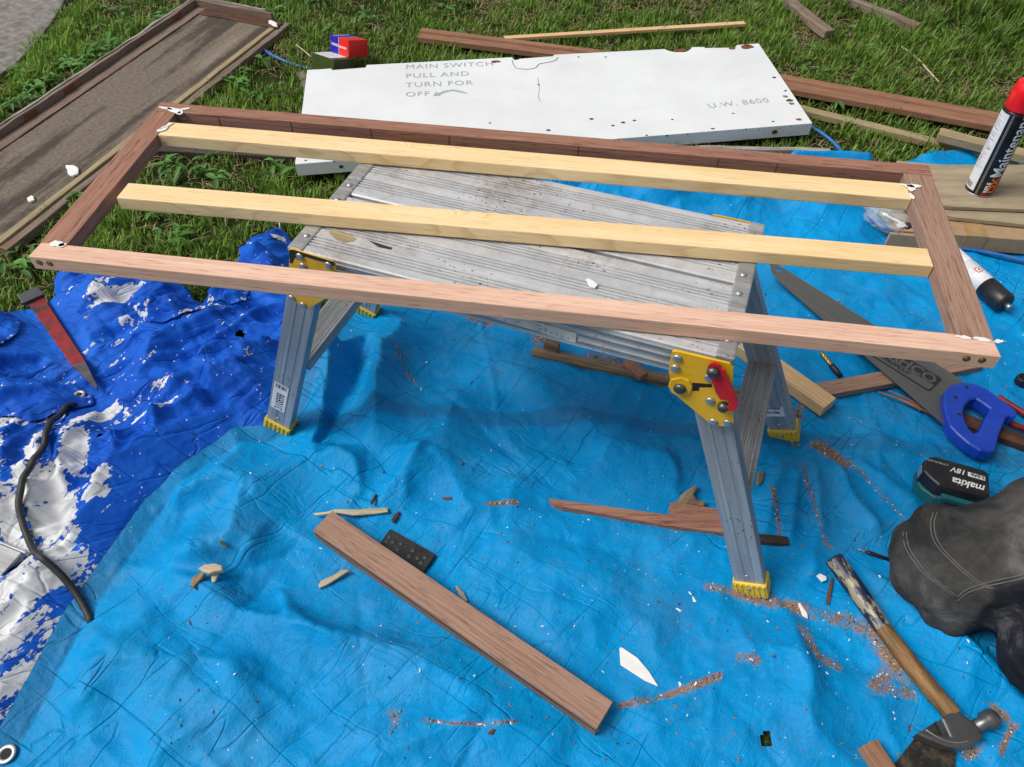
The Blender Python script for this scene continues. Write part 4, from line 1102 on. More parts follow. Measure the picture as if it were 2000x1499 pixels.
# lifted paint outline along the top edge
tube('paint_crack', [(*wl(*q), .0006) for q in ((1000, 118), (1003, 127), (1010, 134), (1030, 136), (1046, 133), (1053, 126), (1068, 123), (1084, 119), (1090, 113))], .0009, 'dark_steel', wd, 5)
tube('paint_crack', [(*wl(*q), .0005) for q in ((1050, 152), (1052, 164), (1053, 175), (1052, 190), (1056, 199))], .0005, 'dark_steel', wd, 5)
def wside(x, z, r, mat, seed):  # spot on the front edge face
    return prism('rust_patch' if mat == 'rust' else 'fixing_hole', blotch_pts(r, 12, seed, 1.1), 0, .0005, mat, wd, Matrix(((1, 0, 0, x), (0, 0, -1, -.0004), (0, 1, 0, z), (0, 0, 0, 1))))
wx = (wB-wA).length
wside(wx-.105, -.018, .007, 'rust', 3); wside(wx-.105, -.018, .0035, 'hole', 5); wside(.115, -.018, .005, 'rust', 4); wside(.115, -.018, .003, 'hole', 6)
for i in range(12):
    wside(random.uniform(.45, wx-.02), -.0015-random.random()*.002, random.uniform(.0012, .0026), 'hole', i+60)

# ================================================================== OLD PANEL, top left
ZB = .034
bA = P(12, 486, ZB); bB = P(567, 44, ZB); MB_ = frame_M(bA, bB-bA); MBI = MB_.inverted(); BL = (bB-bA).length
BWd = (MBI @ P(362, 8, ZB+.02)).y
op = empty('old_panel', M=MB_); tag(op, 'weathered brown hardboard door panel with rotten timber edging on the grass', 'old panel')
box('hardboard_sheet', (.004, BL-.035, .038, BWd-.018, -.012, .0), 'hardboard', op, bev=.001)
box('side_batten', (0.0, BL, 0.0, .022, -.026, -.003), 'weathered', op, bev=.002, jitter=.0022, cuts=40)
box('side_batten', (0.0, BL-.03, .026, .044, -.020, .0015), 'tan_wood', op, bev=.002, jitter=.002, cuts=40)
box('edge_strip', (.004, BL-.02, BWd-.060, BWd-.022, .0006, .004), 'weathered', op, bev=.001, jitter=.002, cuts=40)
box('raised_rim', (0.0, BL, BWd-.020, BWd-.008, -.026, .024), 'weathered', op, bev=.002, jitter=.0035, cuts=50)
box('raised_rim', (0.0, BL, BWd-.007, BWd+.002, -.026, .026), 'peeling_white', op, bev=.002, jitter=.004, cuts=50)
Mend = Matrix(((0, -1, 0, BL), (1, 0, 0, 0), (0, 0, 1, 0), (0, 0, 0, 1)))
box('raised_rim', (.06, BWd-.01, .002, .014, -.02, .026), 'weathered', op, Mend, bev=.002, jitter=.0035, cuts=20)
box('raised_rim', (.09, BWd-.0, -.008, .000, -.02, .029), 'peeling_white', op, Mend, bev=.002, jitter=.004, cuts=20)
box('edge_strip', (.02, BWd-.02, .016, .060, .0006, .0035), 'mahogany_dark', op, Mend, bev=.001, jitter=.002, cuts=20)
for i, (x, y, r, asp) in enumerate([(143, 336, .014, 2.0), (62, 392, .008, 1.6), (534, 49, .010, 2.6)]):
    q = MBI @ P(x, y, ZB); prism('paint_blob', blotch_pts(r, 16, i+9, asp, .4), .0, .006, 'filler', op, Matrix.Translation((q.x, q.y, .0005)) @ Matrix.Rotation(1.1, 4, 'Z'), bev=.002)
for i, (x, y) in enumerate([(107, 168), (328, 30), (30, 218)]):
    q = MBI @ P(x, y, ZB+.012); prism('rust_patch', blotch_pts(.012, 14, i+2, 1.8), 0, .0008, 'rust', op, Matrix(((1, 0, 0, q.x), (0, 0, -1, BWd-.0225), (0, 1, 0, .012), (0, 0, 0, 1))))

# ================================================================== TIMBER LYING ABOUT
def plank(name, p0, p1, w, t, z0, mat, label, cat, z1=None, group=None, bev=.0015, jitter=0.0, cuts=0, prof=None, parent=None):
    """p0,p1: pixel centre line of the top face; z0,z1 heights of the underside at both ends"""
    z1 = z0 if z1 is None else z1
    a = P(*p0, z0+t); b = P(*p1, z1+t); a.z -= t; b.z -= t
    M = frame_M(a, b-a); L = (b-a).length
    if prof: o = extrude_profile(name, prof, 0, L, mat, parent, M)
    else: o = box(name, (0, L, -w/2, w/2, 0, t), mat, parent, M, bev=bev, jitter=jitter, cuts=cuts)
    if label: tag(o, label, cat, group)
    return o
def tz(*px): return max(zt(*P(x, y, .01)[:2]) for x, y in px)
# rebated moulding behind the white door
mold = [(-.026, 0), (-.026, .016), (.002, .017), (.004, .024), (.022, .026), (.026, .022), (.026, 0)]
plank('moulding', (820, 63), (1215, 112), 0, .022, .022, 'mahogany_orange', 'reddish brown rebated moulding half hidden behind the white metal door', 'moulding', prof=mold)
plank('batten', (985, 73), (1455, 44), .021, .010, .028, 'pine_raw', 'thin pale pine batten lying on grass behind the white metal door', 'batten')
plank('moulding', (1500, 152), (1990, 240), 0, .022, .026, 'mahogany_orange', 'long red brown moulding on the grass behind the spray can', 'moulding', prof=[(a*1.35, b) for a, b in mold])
plank('batten', (1545, 205), (1990, 315), .030, .018, .010, 'tan_wood', 'long narrow tan batten on the grass beside the white metal door', 'batten', z1=.006, jitter=.001, cuts=24)
plank('batten', (1836, 256), (2060, 312), .038, .022, .040, 'tan_wood', 'short thick tan batten resting across a longer tan one by the spray can', 'batten', z1=.036, jitter=.0012, cuts=16)
def stake(p0, p1, w, t, mat, label, pts_bend=0.0):
    plank('stake', p0, p1, w, t, .02, mat, label, 'stake', bev=.004, jitter=.004, cuts=26)
stake((1490, -45), (1622, 60), .036, .028, 'weathered', 'grey weathered stake in the grass beside the dry straw patch')
stake((1600, -30), (1795, 48), .034, .026, 'weathered', 'rust stained weathered stake in the longest grass')
tube('twig', [P(1752, 85, .03), P(1792, 115, .02), P(1812, 137, .02), P(1836, 163, .012)], lambda t: .0035-.001*t, 'splinter_pale', None, 7)
tag(bpy.data.objects['twig'], 'thin dry twig lying in the grass', 'twig')
t2 = tube('twig', [P(578, 88, .03), P(592, 98, .03), P(608, 112, .02)], .002, 'splinter_pale', None, 6); tag(t2, 'small twig leaning on the green box', 'twig')
plank('dark_board', (285, 287), (1385, 338), .034, .022, .004, 'weathered_dark', 'long blackened board on the grass underneath the white metal door', 'board', jitter=.002, cuts=50)
plank('strip_of_wood', (1120, 318), (1400, 336), .03, .014, .001, 'mahogany', 'reddish brown strip lying beside the long blackened board', 'wood strip', jitter=.001, cuts=20)
plank('peeling_slat', (1360, 287), (1622, 292), .016, .014, .016, 'peeling_white', 'upper of two grey slats with peeling white paint beside the metal door', 'slat', jitter=.0015, cuts=24)
plank('peeling_slat', (1360, 299), (1642, 302), .018, .012, .002, 'peeling_white', 'lower of two grey slats with peeling white paint beside the metal door', 'slat', jitter=.0015, cuts=24)

plank('grey_board', (588, 138), (640, 250), .030, .014, .004, 'weathered', 'grey weathered board end peeping out at the corner of the metal door', 'board', jitter=.001, cuts=10)

# boxes of fixings
gC = P(651, 117, .085)
GR = Matrix(((.7044, -.7044, .0871), (.6562, .693, .2985), (-.2706, -.1531, .9504)))
MG = Matrix.Translation(gC) @ GR.to_4x4()
gb = empty('fixings_box', M=MG); tag(gb, 'dark green carton with a white label under the red and blue carton', 'carton')
box('carton', (0, .0752, 0, .1173, -.062, 0), 'box_green', gb, bev=.0015)
box('paper_label', (.004, .068, .022, .112, .0002, .0006), 'label_white', gb, bev=0)
for k in range(5): box('label_print', (.012+k*.008, .014+k*.008, .04, .10, .0007, .0009), 'grey_print', gb, bev=0)
_g = GR.col[2]
rO = hit(681, 113, gC+_g*.0012, _g)
MR = Matrix.Translation(rO) @ GR.to_4x4()
rb = empty('fixings_box', M=MR); tag(rb, 'red and blue carton of screws standing on the dark green carton', 'carton')
RW, RD, RH = .070, .100, .049
box('carton_end', (0, RW, 0, RD*.52, 0, RH), 'box_red', rb, bev=.0015)
box('carton_body', (0, RW, RD*.535, RD, 0, RH), 'box_blue', rb, bev=.0015)
box('white_band', (.0003, RW-.0003, RD*.521, RD*.534, 0.0003, RH-.0003), 'white_print', rb, bev=0)
Ml_ = Matrix(((0, 0, -1, -.0004), (-1, 0, 0, 0), (0, 1, 0, 0), (0, 0, 0, 1)))
def sidetext(body, y, z, size): return text('lettering', body, size, 'white_print', rb, Matrix.Translation((0, y, z)) @ Ml_, bold=.0002, sx=.95)
sidetext('FIXINGS', RD-.010, RH*.45, .0105); sidetext('FASTENERS', RD*.50, RH*.42, .0082)
box('logo_mark', (-.0006, -.0002, RD-.008, RD-.002, RH*.52, RH*.52+.009), 'red_print', rb, bev=0)
text('lettering', 'FIXINGS &', .012, 'white_print', rb, Matrix.Translation((RW-.012, RD-.012, RH+.0003)) @ Matrix.Rotation(math.pi, 4, 'Z'))

# ================================================================== RIGHT BACK: plywood, cardboard, spray can, hose
zc0 = .012; CH = .042
cA = P(1741, 478, zc0); cB = P(2010, 498, zc0); MC = frame_M((cA.x, cA.y, zc0), cB-cA); 
cb = empty('cardboard_box', M=MC); tag(cb, 'flat brown cardboard box sealed with tape under the plywood sheets', 'cardboard box')
box('box_body', (0, .62, 0, .24, 0, CH), 'cardboard', cb, bev=.002, jitter=.0012, cuts=10)
q = MC.inverted() @ P(1905, 475, zc0+CH*.5); 
box('packing_tape', (q.x-.03, q.x+.02, -.0012, .241, -.0005, CH+.0012), 'tape', cb, bev=.0006)
box('box_flap', (-.018, .10, -.010, -.0015, .002, CH*.9), 'cardboard', cb, bev=.001, jitter=.001, cuts=4)
z1 = zc0+CH+.003
def sheet(name, px, z, t, label):
    o = prism(name, PX(px, z+t), z, z+t, 'plywood', None, None, bev=.001)
    me = o.data
    # local X along the length for the grain
    return tag(o, label, 'plywood sheet', None)
sheet('plywood_sheet', [(1738, 408), (1800, 412), (1868, 425), (2130, 452), (2180, 350), (1735, 318)], z1, .010, 'lower plywood sheet resting on the flat cardboard box')
sheet('plywood_sheet', [(1752, 392), (1862, 404), (2130, 414), (2160, 322), (1840, 322), (1752, 314)], z1+.0125, .009, 'upper plywood sheet carrying the spray can')
zcan = z1+.0125+.0095
cc_ = P(1912, 371, zcan); 
can = empty('spray_can', M=Matrix.Translation(cc_) @ Matrix.Rotation(R(-3.0), 4, 'Y') @ Matrix.Rotation(R(0), 4, 'Z')); tag(can, 'tall black aerosol can with red cap standing on plywood', 'spray can')
CRd = .0325
lathe('can_body', [(.030, 0), (CRd-.0005, .0015), (CRd, .004), (CRd, .212), (CRd-.002, .216), (CRd-.004, .219)], 'can_black', can, None, 48)
lathe('base_rim', [(CRd-.001, -.0002), (CRd+.0008, .001), (CRd+.0008, .0035), (CRd-.001, .004)], 'steel', can, None, 40)
lathe('cap', [(CRd-.0012, .2195), (CRd-.0006, .222), (CRd-.0012, .258), (CRd-.006, .278), (CRd-.009, .281), (.005, .2815)], 'cap_red', can, None, 40)
def can_patch(name, a0, a1, z0, z1, mat, dr=.0003, n=10, parent=can):
    bm = bmesh.new(); vv = []
    for i in range(n+1):
        a = R(a0+(a1-a0)*i/n)
        vv.append([bm.verts.new(((CRd+d)*math.cos(a), (CRd+d)*math.sin(a), z)) for d, z in ((dr, z0), (dr, z1))])
    for i in range(n): bm.faces.new((vv[i][0], vv[i+1][0], vv[i+1][1], vv[i][1]))
    return link(name, bm_mesh(bm, name), mat, parent, None, True)
# angle pointing to the camera
ac = math.degrees(math.atan2(-cc_.y, -cc_.x))
can_patch('can_label', ac-78, ac-18, .012, .212, 'label_white')
for k in range(2): can_patch('can_stripe', ac-6+k*4.5, ac-4.6+k*4.5, .006, .214, 'grey_print', .0004, 3)
rr = random.Random(2); z = .200
while z > .066:
    a1 = ac-25-rr.random()*24
    can_patch('label_line', ac-74, a1, z, z+.0011, 'black_print' if rr.random() < .3 else 'grey_print', .0005, 6); z -= .0042 if rr.random() > .15 else .009
can_patch('label_line', ac-50, ac-30, .121, .1225, 'red_print', .0005, 5)
for k in range(9): can_patch('barcode_bar', ac-72+k*4.4, ac-72+k*4.4+1.8+.9*(k % 2), .016, .030, 'black_print', .0005, 2)
def can_text(body, size, a, z, mat, **kw):
    o = text('lettering', body, size, mat, can, None, **kw); me = o.data
    bm = bmesh.new(); bm.from_mesh(me)   # slice the letters so that they follow the curved wall
    for k in range(-4, 26): bmesh.ops.bisect_plane(bm, geom=bm.verts[:]+bm.edges[:]+bm.faces[:], plane_co=(0, k*.0018, 0), plane_no=(0, 1, 0))
    bm.to_mesh(me); bm.free()
    for v in me.vertices:  # text runs up the can; wrap its height round the wall
        th = R(a)-v.co.y/CRd; r_ = CRd+.0006+v.co.z
        v.co = Vector((r_*math.cos(th), r_*math.sin(th), z+v.co.x))
    me.update(); return o
can_text('Maintenance', .040, ac+66, .056, 'white_print', bold=.0003, sx=.88)
can_text('RIPLE', .012, ac+34, .014, 'white_print', bold=.0004)
can_text('QX', .027, ac+66, .012, 'orange_print', bold=.001)
can_text('T', .016, ac+36, .004, 'red_print', bold=.0008)
# hazard diamond
can_patch('hazard_mark', ac-70, ac-58, .084, .098, 'red_print', .0005, 3); can_patch('hazard_mark', ac-68.5, ac-59.5, .0858, .0962, 'white_print', .0006, 3)

hp = [P(425, -40, .015), P(420, 10, .012), P(455, 55, .006), P(513, 96, .014), P(545, 115, .016), P(600, 134, .014), P(720, 160, .008), P(1000, 200, .008), P(1350, 215, .008), P(1530, 232, .010), P(1592, 253, .020), P(1640, 292, .016), P(1662, 340, .014),
      P(1676, 395, .030), P(1690, 415, .040), P(1720, 440, .040), P(1760, 459, .035), P(1800, 470, .020), P(1875, 484, .016), P(1950, 498, .016), P(2040, 520, .018)]
ho = tube('air_hose', hp, .0048, 'hose_blue', None, 10); tag(ho, 'thin blue air hose snaking across the lawn and past the cardboard box', 'hose')
# clear bag with a dark tool inside
b0 = P(1722, 448, .02); bagz = tz((1722, 448))
bm = bmesh.new(); bmesh.ops.create_icosphere(bm, subdivisions=4, radius=1.0)
for v in bm.verts:
    n = mnoise.fractal(v.co*1.7, 1.0, 2.0, 4); n2 = abs(mnoise.noise(v.co*3.5))
    v.co = Vector((v.co.x*.042, v.co.y*.068, max(v.co.z, -.9)*.030))*(1+.30*n-.25*n2)
bagE = empty('plastic_bag', M=Matrix.Translation((b0.x, b0.y+.01, bagz+.026)) @ Matrix.Rotation(R(28), 4, 'Z')); tag(bagE, 'crumpled clear plastic bag holding a silver nozzle beside the cardboard box', 'plastic bag')
link('bag_film', bm_mesh(bm, 'bag_film'), 'bag', bagE, None, True)
lathe('nozzle', [(.010, -.045), (.012, -.04), (.012, -.02), (.008, -.016), (.008, .03), (.004, .034)], 'steel', bagE, Matrix.Translation((.012, -.02, -.004)) @ Matrix.Rotation(R(80), 4, 'X'), 18)
lathe('nozzle_collar', [(.0125, 0), (.0135, .003), (.0135, .014), (.0125, .016)], 'black_plastic', bagE, Matrix.Translation((.014, -.05, -.004)) @ Matrix.Rotation(R(80), 4, 'X'), 18)

# sealant cartridge lying on the tarp
ca = P(1880, 525, .03); cbp = P(1962, 598, .03); zc = tz((1900, 545), (1945, 585))+.0235
d = cbp-ca; d.z = 0; Ms = frame_M((ca.x, ca.y, zc), d) @ Matrix.Rotation(math.pi/2, 4, 'Y')
sct = empty('sealant_cartridge', M=Ms); tag(sct, 'black and white sealant cartridge lying on the blue tarp beside the timber frame', 'cartridge')
LS = d.length
lathe('tube_body', [(.0235, -.06), (.0235, LS-.030)], 'label_white', sct, None, 32)
lathe('shoulder', [(.0239, LS-.062), (.0239, LS-.006), (.021, LS), (.010, LS+.001)], 'black_plastic', sct, None, 32)
lathe('nozzle_thread', [(.0062, LS+.001), (.0062, LS+.012), (.0050, LS+.0135)], 'steel', sct, None, 16)
def cart_patch(name, a0, a1, z0, z1, mat, dr=.0004):
    bm = bmesh.new(); vv = []
    for i in range(7):
        a = R(a0+(a1-a0)*i/6); vv.append([bm.verts.new(((.0235+dr)*math.cos(a), (.0235+dr)*math.sin(a), zz)) for zz in (z0, z1)])
    for i in range(6): bm.faces.new((vv[i][0], vv[i+1][0], vv[i+1][1], vv[i][1]))
    return link(name, bm_mesh(bm, name), mat, sct, None, True)
for k in range(9): cart_patch('label_line', 150+random.random()*20, 235, .004+k*.0042, .0052+k*.0042, 'grey_print')
cart_patch('hazard_mark', 172, 206, .030, .045, 'red_print', .0005); cart_patch('hazard_mark', 177, 201, .032, .043, 'white_print', .0006); cart_patch('hazard_mark', 184, 192, .034, .041, 'black_print', .0007)

# ================================================================== TOOLS AND OFFCUTS ON THE TARP
zs = max(tz((1560, 580), (1700, 690), (1800, 760)), .03)+.004
bl = [(1503, 516), (1512, 513), (1880, 744), (1852, 838), (1517, 546), (1507, 532)]
sA = P(1512, 513, zs); sB = P(1880, 744, zs); MS = frame_M((sA.x, sA.y, zs), sB-sA); MSI = MS.inverted()
saw = empty('handsaw', M=MS); tag(saw, 'handsaw with grey steel blade and blue plastic handle on the tarp', 'handsaw')
def sl(x, y, z=0): q = MSI @ P(x, y, zs+z); return (q.x, q.y)
bp = [sl(*q) for q in bl]
# teeth along the cutting edge
t0 = Vector(bp[3]); t1 = Vector(bp[4]); nt = 110; teeth = []
nn = Vector((-(t1-t0).y, (t1-t0).x)).normalized()
for i in range(nt):
    a = t0+(t1-t0)*(i/nt); teeth += [tuple(a), tuple(a+(t1-t0)*(.5/nt)+nn*-.0022 if nn.y > 0 else a+(t1-t0)*(.5/nt)+nn*.0022)]
hole = [tuple(Vector(sl(1521, 530))+Vector((.0055*math.cos(a), .0055*math.sin(a)))) for a in [2*math.pi*k/16 for k in range(16)]]
prism('blade', [bp[0], bp[1], bp[2]]+teeth+[bp[4], bp[5]], 0, .0011, 'saw', saw, hole=hole)
hz = [(1846, 764), (1858, 752), (1880, 745), (1902, 748), (1926, 757), (1950, 774), (1975, 793), (1987, 803), (1988, 810), (1982, 815), (1972, 812), (1966, 815), (1960, 830), (1953, 846), (1948, 868), (1945, 879), (1936, 884), (1915, 880), (1892, 866), (1868, 845), (1856, 832), (1848, 808), (1843, 785)]
hh = [(1886, 790), (1896, 780), (1908, 779), (1922, 788), (1934, 797), (1931, 806), (1922, 822), (1913, 842), (1902, 846), (1893, 836), (1885, 820), (1882, 804)]
hd = prism('handle', [sl(*q, z=.016) for q in hz], -.012, .016, 'saw_blue', saw, bev=.006, seg=3, hole=[sl(*q, z=.016) for q in hh], smooth=False)
for q in ((1888, 757), (1866, 776), (1874, 810)): 
    c = sl(*q, z=.016); lathe('handle_screw', [(.004, 0), (.0036, .0005), (.001, .0004)], 'black_plastic', hd, Matrix.Translation((c[0], c[1], .0162)), 14)
lz = .0013
def srect(pts, mat, z, name): return prism(name, [sl(*q) for q in pts], z, z+.0002, mat, saw)
# logo: rounded black outline with the name inside
ctr = Vector(sl(1766, 716)); dx_ = Vector(sl(1815, 746))-Vector(sl(1718, 686)); an = math.atan2(dx_.y, dx_.x)
def rrect(w, h, r, n=5):
    out = []
    for cx, cy, a0 in ((w-r, h-r, 0), (-w+r, h-r, 90), (-w+r, -h+r, 180), (w-r, -h+r, 270)):
        for k in range(n+1): a = R(a0+90*k/n); out.append((cx+r*math.cos(a), cy+r*math.sin(a)))
    return out
ML = Matrix.Translation((ctr.x, ctr.y, lz)) @ Matrix.Rotation(an, 4, 'Z')
prism('logo_outline', rrect(.070, .026, .007), 0, .0002, 'black_print', saw, ML, hole=rrect(.066, .022, .005))
prism('logo_panel', [(-.066, -.002), (.066, -.002), (.066, .022), (-.066, .022)], 0.0, .0002, 'black_print', saw, ML @ Matrix.Translation((0, 0, .0001)))
text('lettering', 'BAHCO', .034, 'saw', saw, ML @ Matrix.Translation((-.058, -.002, .0004)), bold=.0009, sx=1.02)
text('lettering', 'PROFCUT', .013, 'black_print', saw, ML @ Matrix.Translation((-.04, -.016, .0002)), bold=.0004, shear=.3)

plank('offcut', (1452, 668), (1622, 788), .040, .026, .012, 'pine_raw', 'pale pine offcut lying behind the rear leg of the platform', 'offcut', z1=.014, bev=.0012)
plank('offcut', (1594, 762), (1912, 705), .034, .016, .010, 'mahogany_dusty', 'mahogany offcut crossing under the saw blade', 'offcut', bev=.001)
plank('dark_stick', (1868, 812), (2060, 882), .030, .016, .004, 'mahogany_dark', 'dark stained stick under the saw handle', 'stick', bev=.001, jitter=.001, cuts=12)
for k, (p0, p1, w) in enumerate([((1716, 766), (1800, 800), .010), ((1735, 763), (1820, 806), .008), ((1760, 784), (1830, 815), .007)]):
    a = P(*p0, .018); b = P(*p1, .018)
    s_ = tube('splinter', [a, a.lerp(b, .5)+Vector((0, 0, .003)), b], lambda t, w=w: w*.5*(.25+.75*t), 'mahogany', None, 5, rough=.5); tag(s_, ('longest reddish splinter sticking out from under the saw blade', 'middle reddish splinter lying tight beside the longest one', 'thinnest reddish splinter almost hidden under the saw blade')[k], 'splinter', 'splinters under the saw blade')
# drill bit
da = P(1604, 684, .02); db = P(1643, 732, .02); zz = tz((1604, 684), (1643, 732))+.006
dv = db-da; Mdr = frame_M((da.x, da.y, zz), dv) @ Matrix.Rotation(math.pi/2, 4, 'Y')
dr = empty('drill_bit', M=Mdr); tag(dr, 'brass coloured twist drill bit with black shank on the tarp', 'drill bit')
Ld = dv.length
bm = bmesh.new(); ns = 40; rings = []
for i in range(ns+1):
    t = i/ns; tw = t*14; r0 = .0052*min(1, .3+t*4); ringv = []
    for k in range(12):
        a = 2*math.pi*k/12; rr_ = r0*(.72+.28*abs(math.cos(a))); ringv.append(bm.verts.new((rr_*math.cos(a+tw), rr_*math.sin(a+tw), t*Ld*.55)))
    rings.append(ringv)
for i in range(ns):
    for k in range(12): bm.faces.new((rings[i][k], rings[i][(k+1) % 12], rings[i+1][(k+1) % 12], rings[i+1][k]))
bm.faces.new(rings[0][::-1]); bm.faces.new(rings[-1])
link('flute', bm_mesh(bm, 'flute'), 'brass', dr, None, True)
lathe('shank', [(.0056, Ld*.55), (.0062, Ld*.57), (.0062, Ld*.86), (.0056, Ld*.87), (.0056, Ld)], 'black_plastic', dr, None, 16)
# pliers: red handles reaching in from the right
pe = empty('pliers', loc=P(2010, 815, .02)); tag(pe, 'pair of red handled pliers beyond the saw handle', 'pliers')
Mi = pe.matrix_world.copy(); io = Vector(pe.location)
for pts in ([(1948, 775), (1985, 798), (2030, 825), (2090, 845)], [(1940, 806), (1975, 828), (2030, 845), (2090, 850)]):
    tube('handle_grip', [P(a, b, .020)-io for a, b in pts], .0065, 'worn_red', pe, 10)
box('jaw', (.10, .18, -.035, -.005, -.008, .008), 'dark_steel', pe, Matrix.Rotation(R(-12), 4, 'Z'), bev=.003)
# black cap at the right
q = P(1999, 742, .02); zz = tz((1999, 742)); cp = empty('bottle_top', loc=(q.x, q.y, zz)); tag(cp, 'round black plastic bottle top on the tarp above the saw handle', 'bottle top')
lathe('cap_wall', [(.013, 0), (.0145, .003), (.0135, .016), (.012, .018), (.0105, .0175), (.010, .012), (.001, .012)], 'black_plastic', cp, None, 28)

# battery
zb = tz((1840, 960), (1900, 970), (1860, 930))+.001
BH = .062
a = P(1822, 890, zb+BH); b = P(1931, 920, zb+BH); MBt = frame_M((a.x, a.y, zb), b-a); 
bt = empty('tool_battery', M=MBt); tag(bt, 'black and teal power tool battery on the tarp beside the kneeling leg', 'battery')
Lb = (b-a).length; Db = .060
prism('casing', [(-.012, -.012), (-.004, -.004+.002), (.006, .003), (Lb-.006, .003), (Lb+.002, -.003), (Lb+.003, -Db+.008), (Lb-.004, -Db), (.012, -Db), (-.004, -Db+.012), (-.013, -Db+.022)], .020, BH-.002, 'black_plastic', bt, bev=.006, seg=3)
prism('label_panel', [(.006, -.004), (Lb-.004, -.004), (Lb-.002, -.010), (Lb-.002, -Db+.010), (Lb-.006, -Db+.006), (.020, -Db+.006), (.006, -Db+.016), (.003, -.012)], BH-.003, BH-.001, 'black_plastic', bt, bev=.0008)
prism('base', [(-.010, -.006), (Lb, -.002), (Lb+.002, -Db+.002), (Lb-.01, -Db-.006), (.018, -Db-.006), (-.006, -Db+.006), (-.012, -Db+.018)], .001, .030, 'teal_plastic', bt, bev=.004, seg=3)
prism('base', [(.030, -Db-.0085), (Lb-.012, -Db-.0085), (Lb-.006, -Db+.004), (.022, -Db+.004)], .028, .040, 'teal_plastic', bt, bev=.002)
prism('release_latch', [(.034, -Db-.0098), (Lb-.014, -Db-.0098), (Lb-.014, -Db-.0), (.034, -Db-.0)], .010, .024, 'black_plastic', bt, bev=.002)
box('contact', (-.0145, -.0125, -Db+.026, -.016, .030, .048), 'rivet', bt, Matrix.Rotation(R(2), 4, 'Z'), bev=.0006)
for x in (.026, Lb-.016): lathe('screw', [(.003, 0), (.0028, .0005)], 'dark_steel', bt, Matrix(((1, 0, 0, x), (0, 0, -1, -Db-.0088), (0, 1, 0, .034), (0, 0, 0, 1))), 12)
F180 = Matrix.Rotation(math.pi, 4, 'Z'); zt_ = BH-.0008
text('lettering', 'makita', .021, 'white_print', bt, Matrix.Translation((Lb-.006, -.036, zt_)) @ F180, bold=.0004, shear=.25, sx=.95)
box('label_badge', (Lb-.034, Lb-.006, -.024, -.0145, zt_-.0001, zt_+.0001), 'white_print', bt, bev=0)
text('lettering', '3.0Ah', .0098, 'black_print', bt, Matrix.Translation((Lb-.0065, -.0155, zt_+.0003)) @ F180, bold=.0003)
text('lettering', '18V', .0155, 'white_print', bt, Matrix.Translation((Lb-.036, -.0135, zt_)) @ F180, shear=.25, bold=.0002)
text('lettering', 'LITHIUM-ION', .0062, 'grey_print', bt, Matrix.Translation((Lb-.066, -.010, zt_)) @ F180)

# hammer
zh = max(tz((1640, 1100), (1720, 1220), (1800, 1320)), .012)
def hpt(x, y, z): return P(x, y, z)
hm = empty('claw_hammer', loc=P(1850, 1390, zh)); tag(hm, 'worn claw hammer with wooden handle, half painted navy, on the tarp', 'hammer')
io = Vector(hm.location)
axis = [(1629, 1092), (1660, 1135), (1695, 1185), (1725, 1228), (1765, 1280), (1800, 1325), (1835, 1366), (1862, 1398)]
rads = [.0150, .0150, .0142, .0128, .0140, .0138, .0135, .0135]
hpts = [P(x, y, zh+.014) for x, y in axis]
X0 = (hpts[-1]-hpts[0]).normalized()
Mh = frame_M(hpts[0], X0); Mhi = Mh.inverted()
def rad_f(t): 
    f = t*(len(rads)-1); i = min(int(f), len(rads)-2); return rads[i]+(rads[i+1]-rads[i])*(f-i)
hw = tube('handle', [Mhi @ p for p in hpts], rad_f, 'hammer_wood', hm, 16, M=Matrix.Translation(-io) @ Mh, rough=.04)
MATn = Mt('navy_worn'); v_ = MATn.obj()
ms = MATn.step(MATn.noise(MATn.map(v_, (18, 60, 60)), 1.0, 6, .7), .52, .56)
MAT['navy_worn'] = MATn.out(MATn.mix(ms, (.012, .018, .050), (.30, .26, .18)), .38, 0, MATn.bump(ms, .3, .001), .5)
tube('painted_grip', [Mhi @ p for p in hpts[:4]], lambda t: rad_f(t*3/7)+.0006, 'navy_worn', hm, 16, M=Matrix.Translation(-io) @ Mh)
def c4(x, y): return (1700+x/6.667, 1300+y/6.667)
hd_px = [(930, 685), (1135, 558), (1240, 650), (1385, 750), (1440, 835), (1475, 920), (1440, 985), (1330, 1045), (1180, 1078), (1000, 1050), (800, 975), (610, 885), (660, 845), (720, 828), (780, 850), (900, 892), (1035, 912), (980, 790)]
hz0 = zh+.004; hz1 = zh+.027
hp_ = [(Vector((*P(*c4(*q), hz1)[:2], 0))-Vector((io.x, io.y, 0))) for q in hd_px]
prism('head', [(q.x, q.y) for q in hp_], hz0-io.z, hz1-io.z, 'hammer_steel', hm, bev=.005, seg=3)
tube('claw_slot', [P(*c4(x, y), hz1+.0002)-io for x, y in ((725, 838), (850, 920), (1000, 985), (1150, 1005), (1280, 985))], .0012, 'steel', hm, 6)
f0 = P(*c4(1390, 790), zh+.016)-io; f1 = P(*c4(1610, 670), zh+.016)-io; fd = f1-f0
lathe('striking_face', [(.0095, -.006), (.0095, fd.length*.35), (.0135, fd.length*.5), (.0142, fd.length*.85), (.0125, fd.length), (.004, fd.length+.001)], 'hammer_steel', hm, frame_M(f0, fd) @ Matrix.Rotation(math.pi/2, 4, 'Y'), 28)
# plates and offcuts at the bottom
zz = .0125
o = prism('metal_plate', PX([(1725, 1520), (1795, 1432), (1830, 1408), (1850, 1440), (1868, 1470), (1862, 1530), (1850, 1580), (1740, 1580)], zz+.003), zz, zz+.003, 'dirty_black', bev=.0008); tag(o, 'dirty black metal plate with debris under the hammer claw', 'metal plate')
plank('offcut', (1698, 1450), (1752, 1530), .026, .022, .008, 'mahogany_orange', 'striped red brown offcut with a white streak near the hammer claw', 'offcut', bev=.0008)
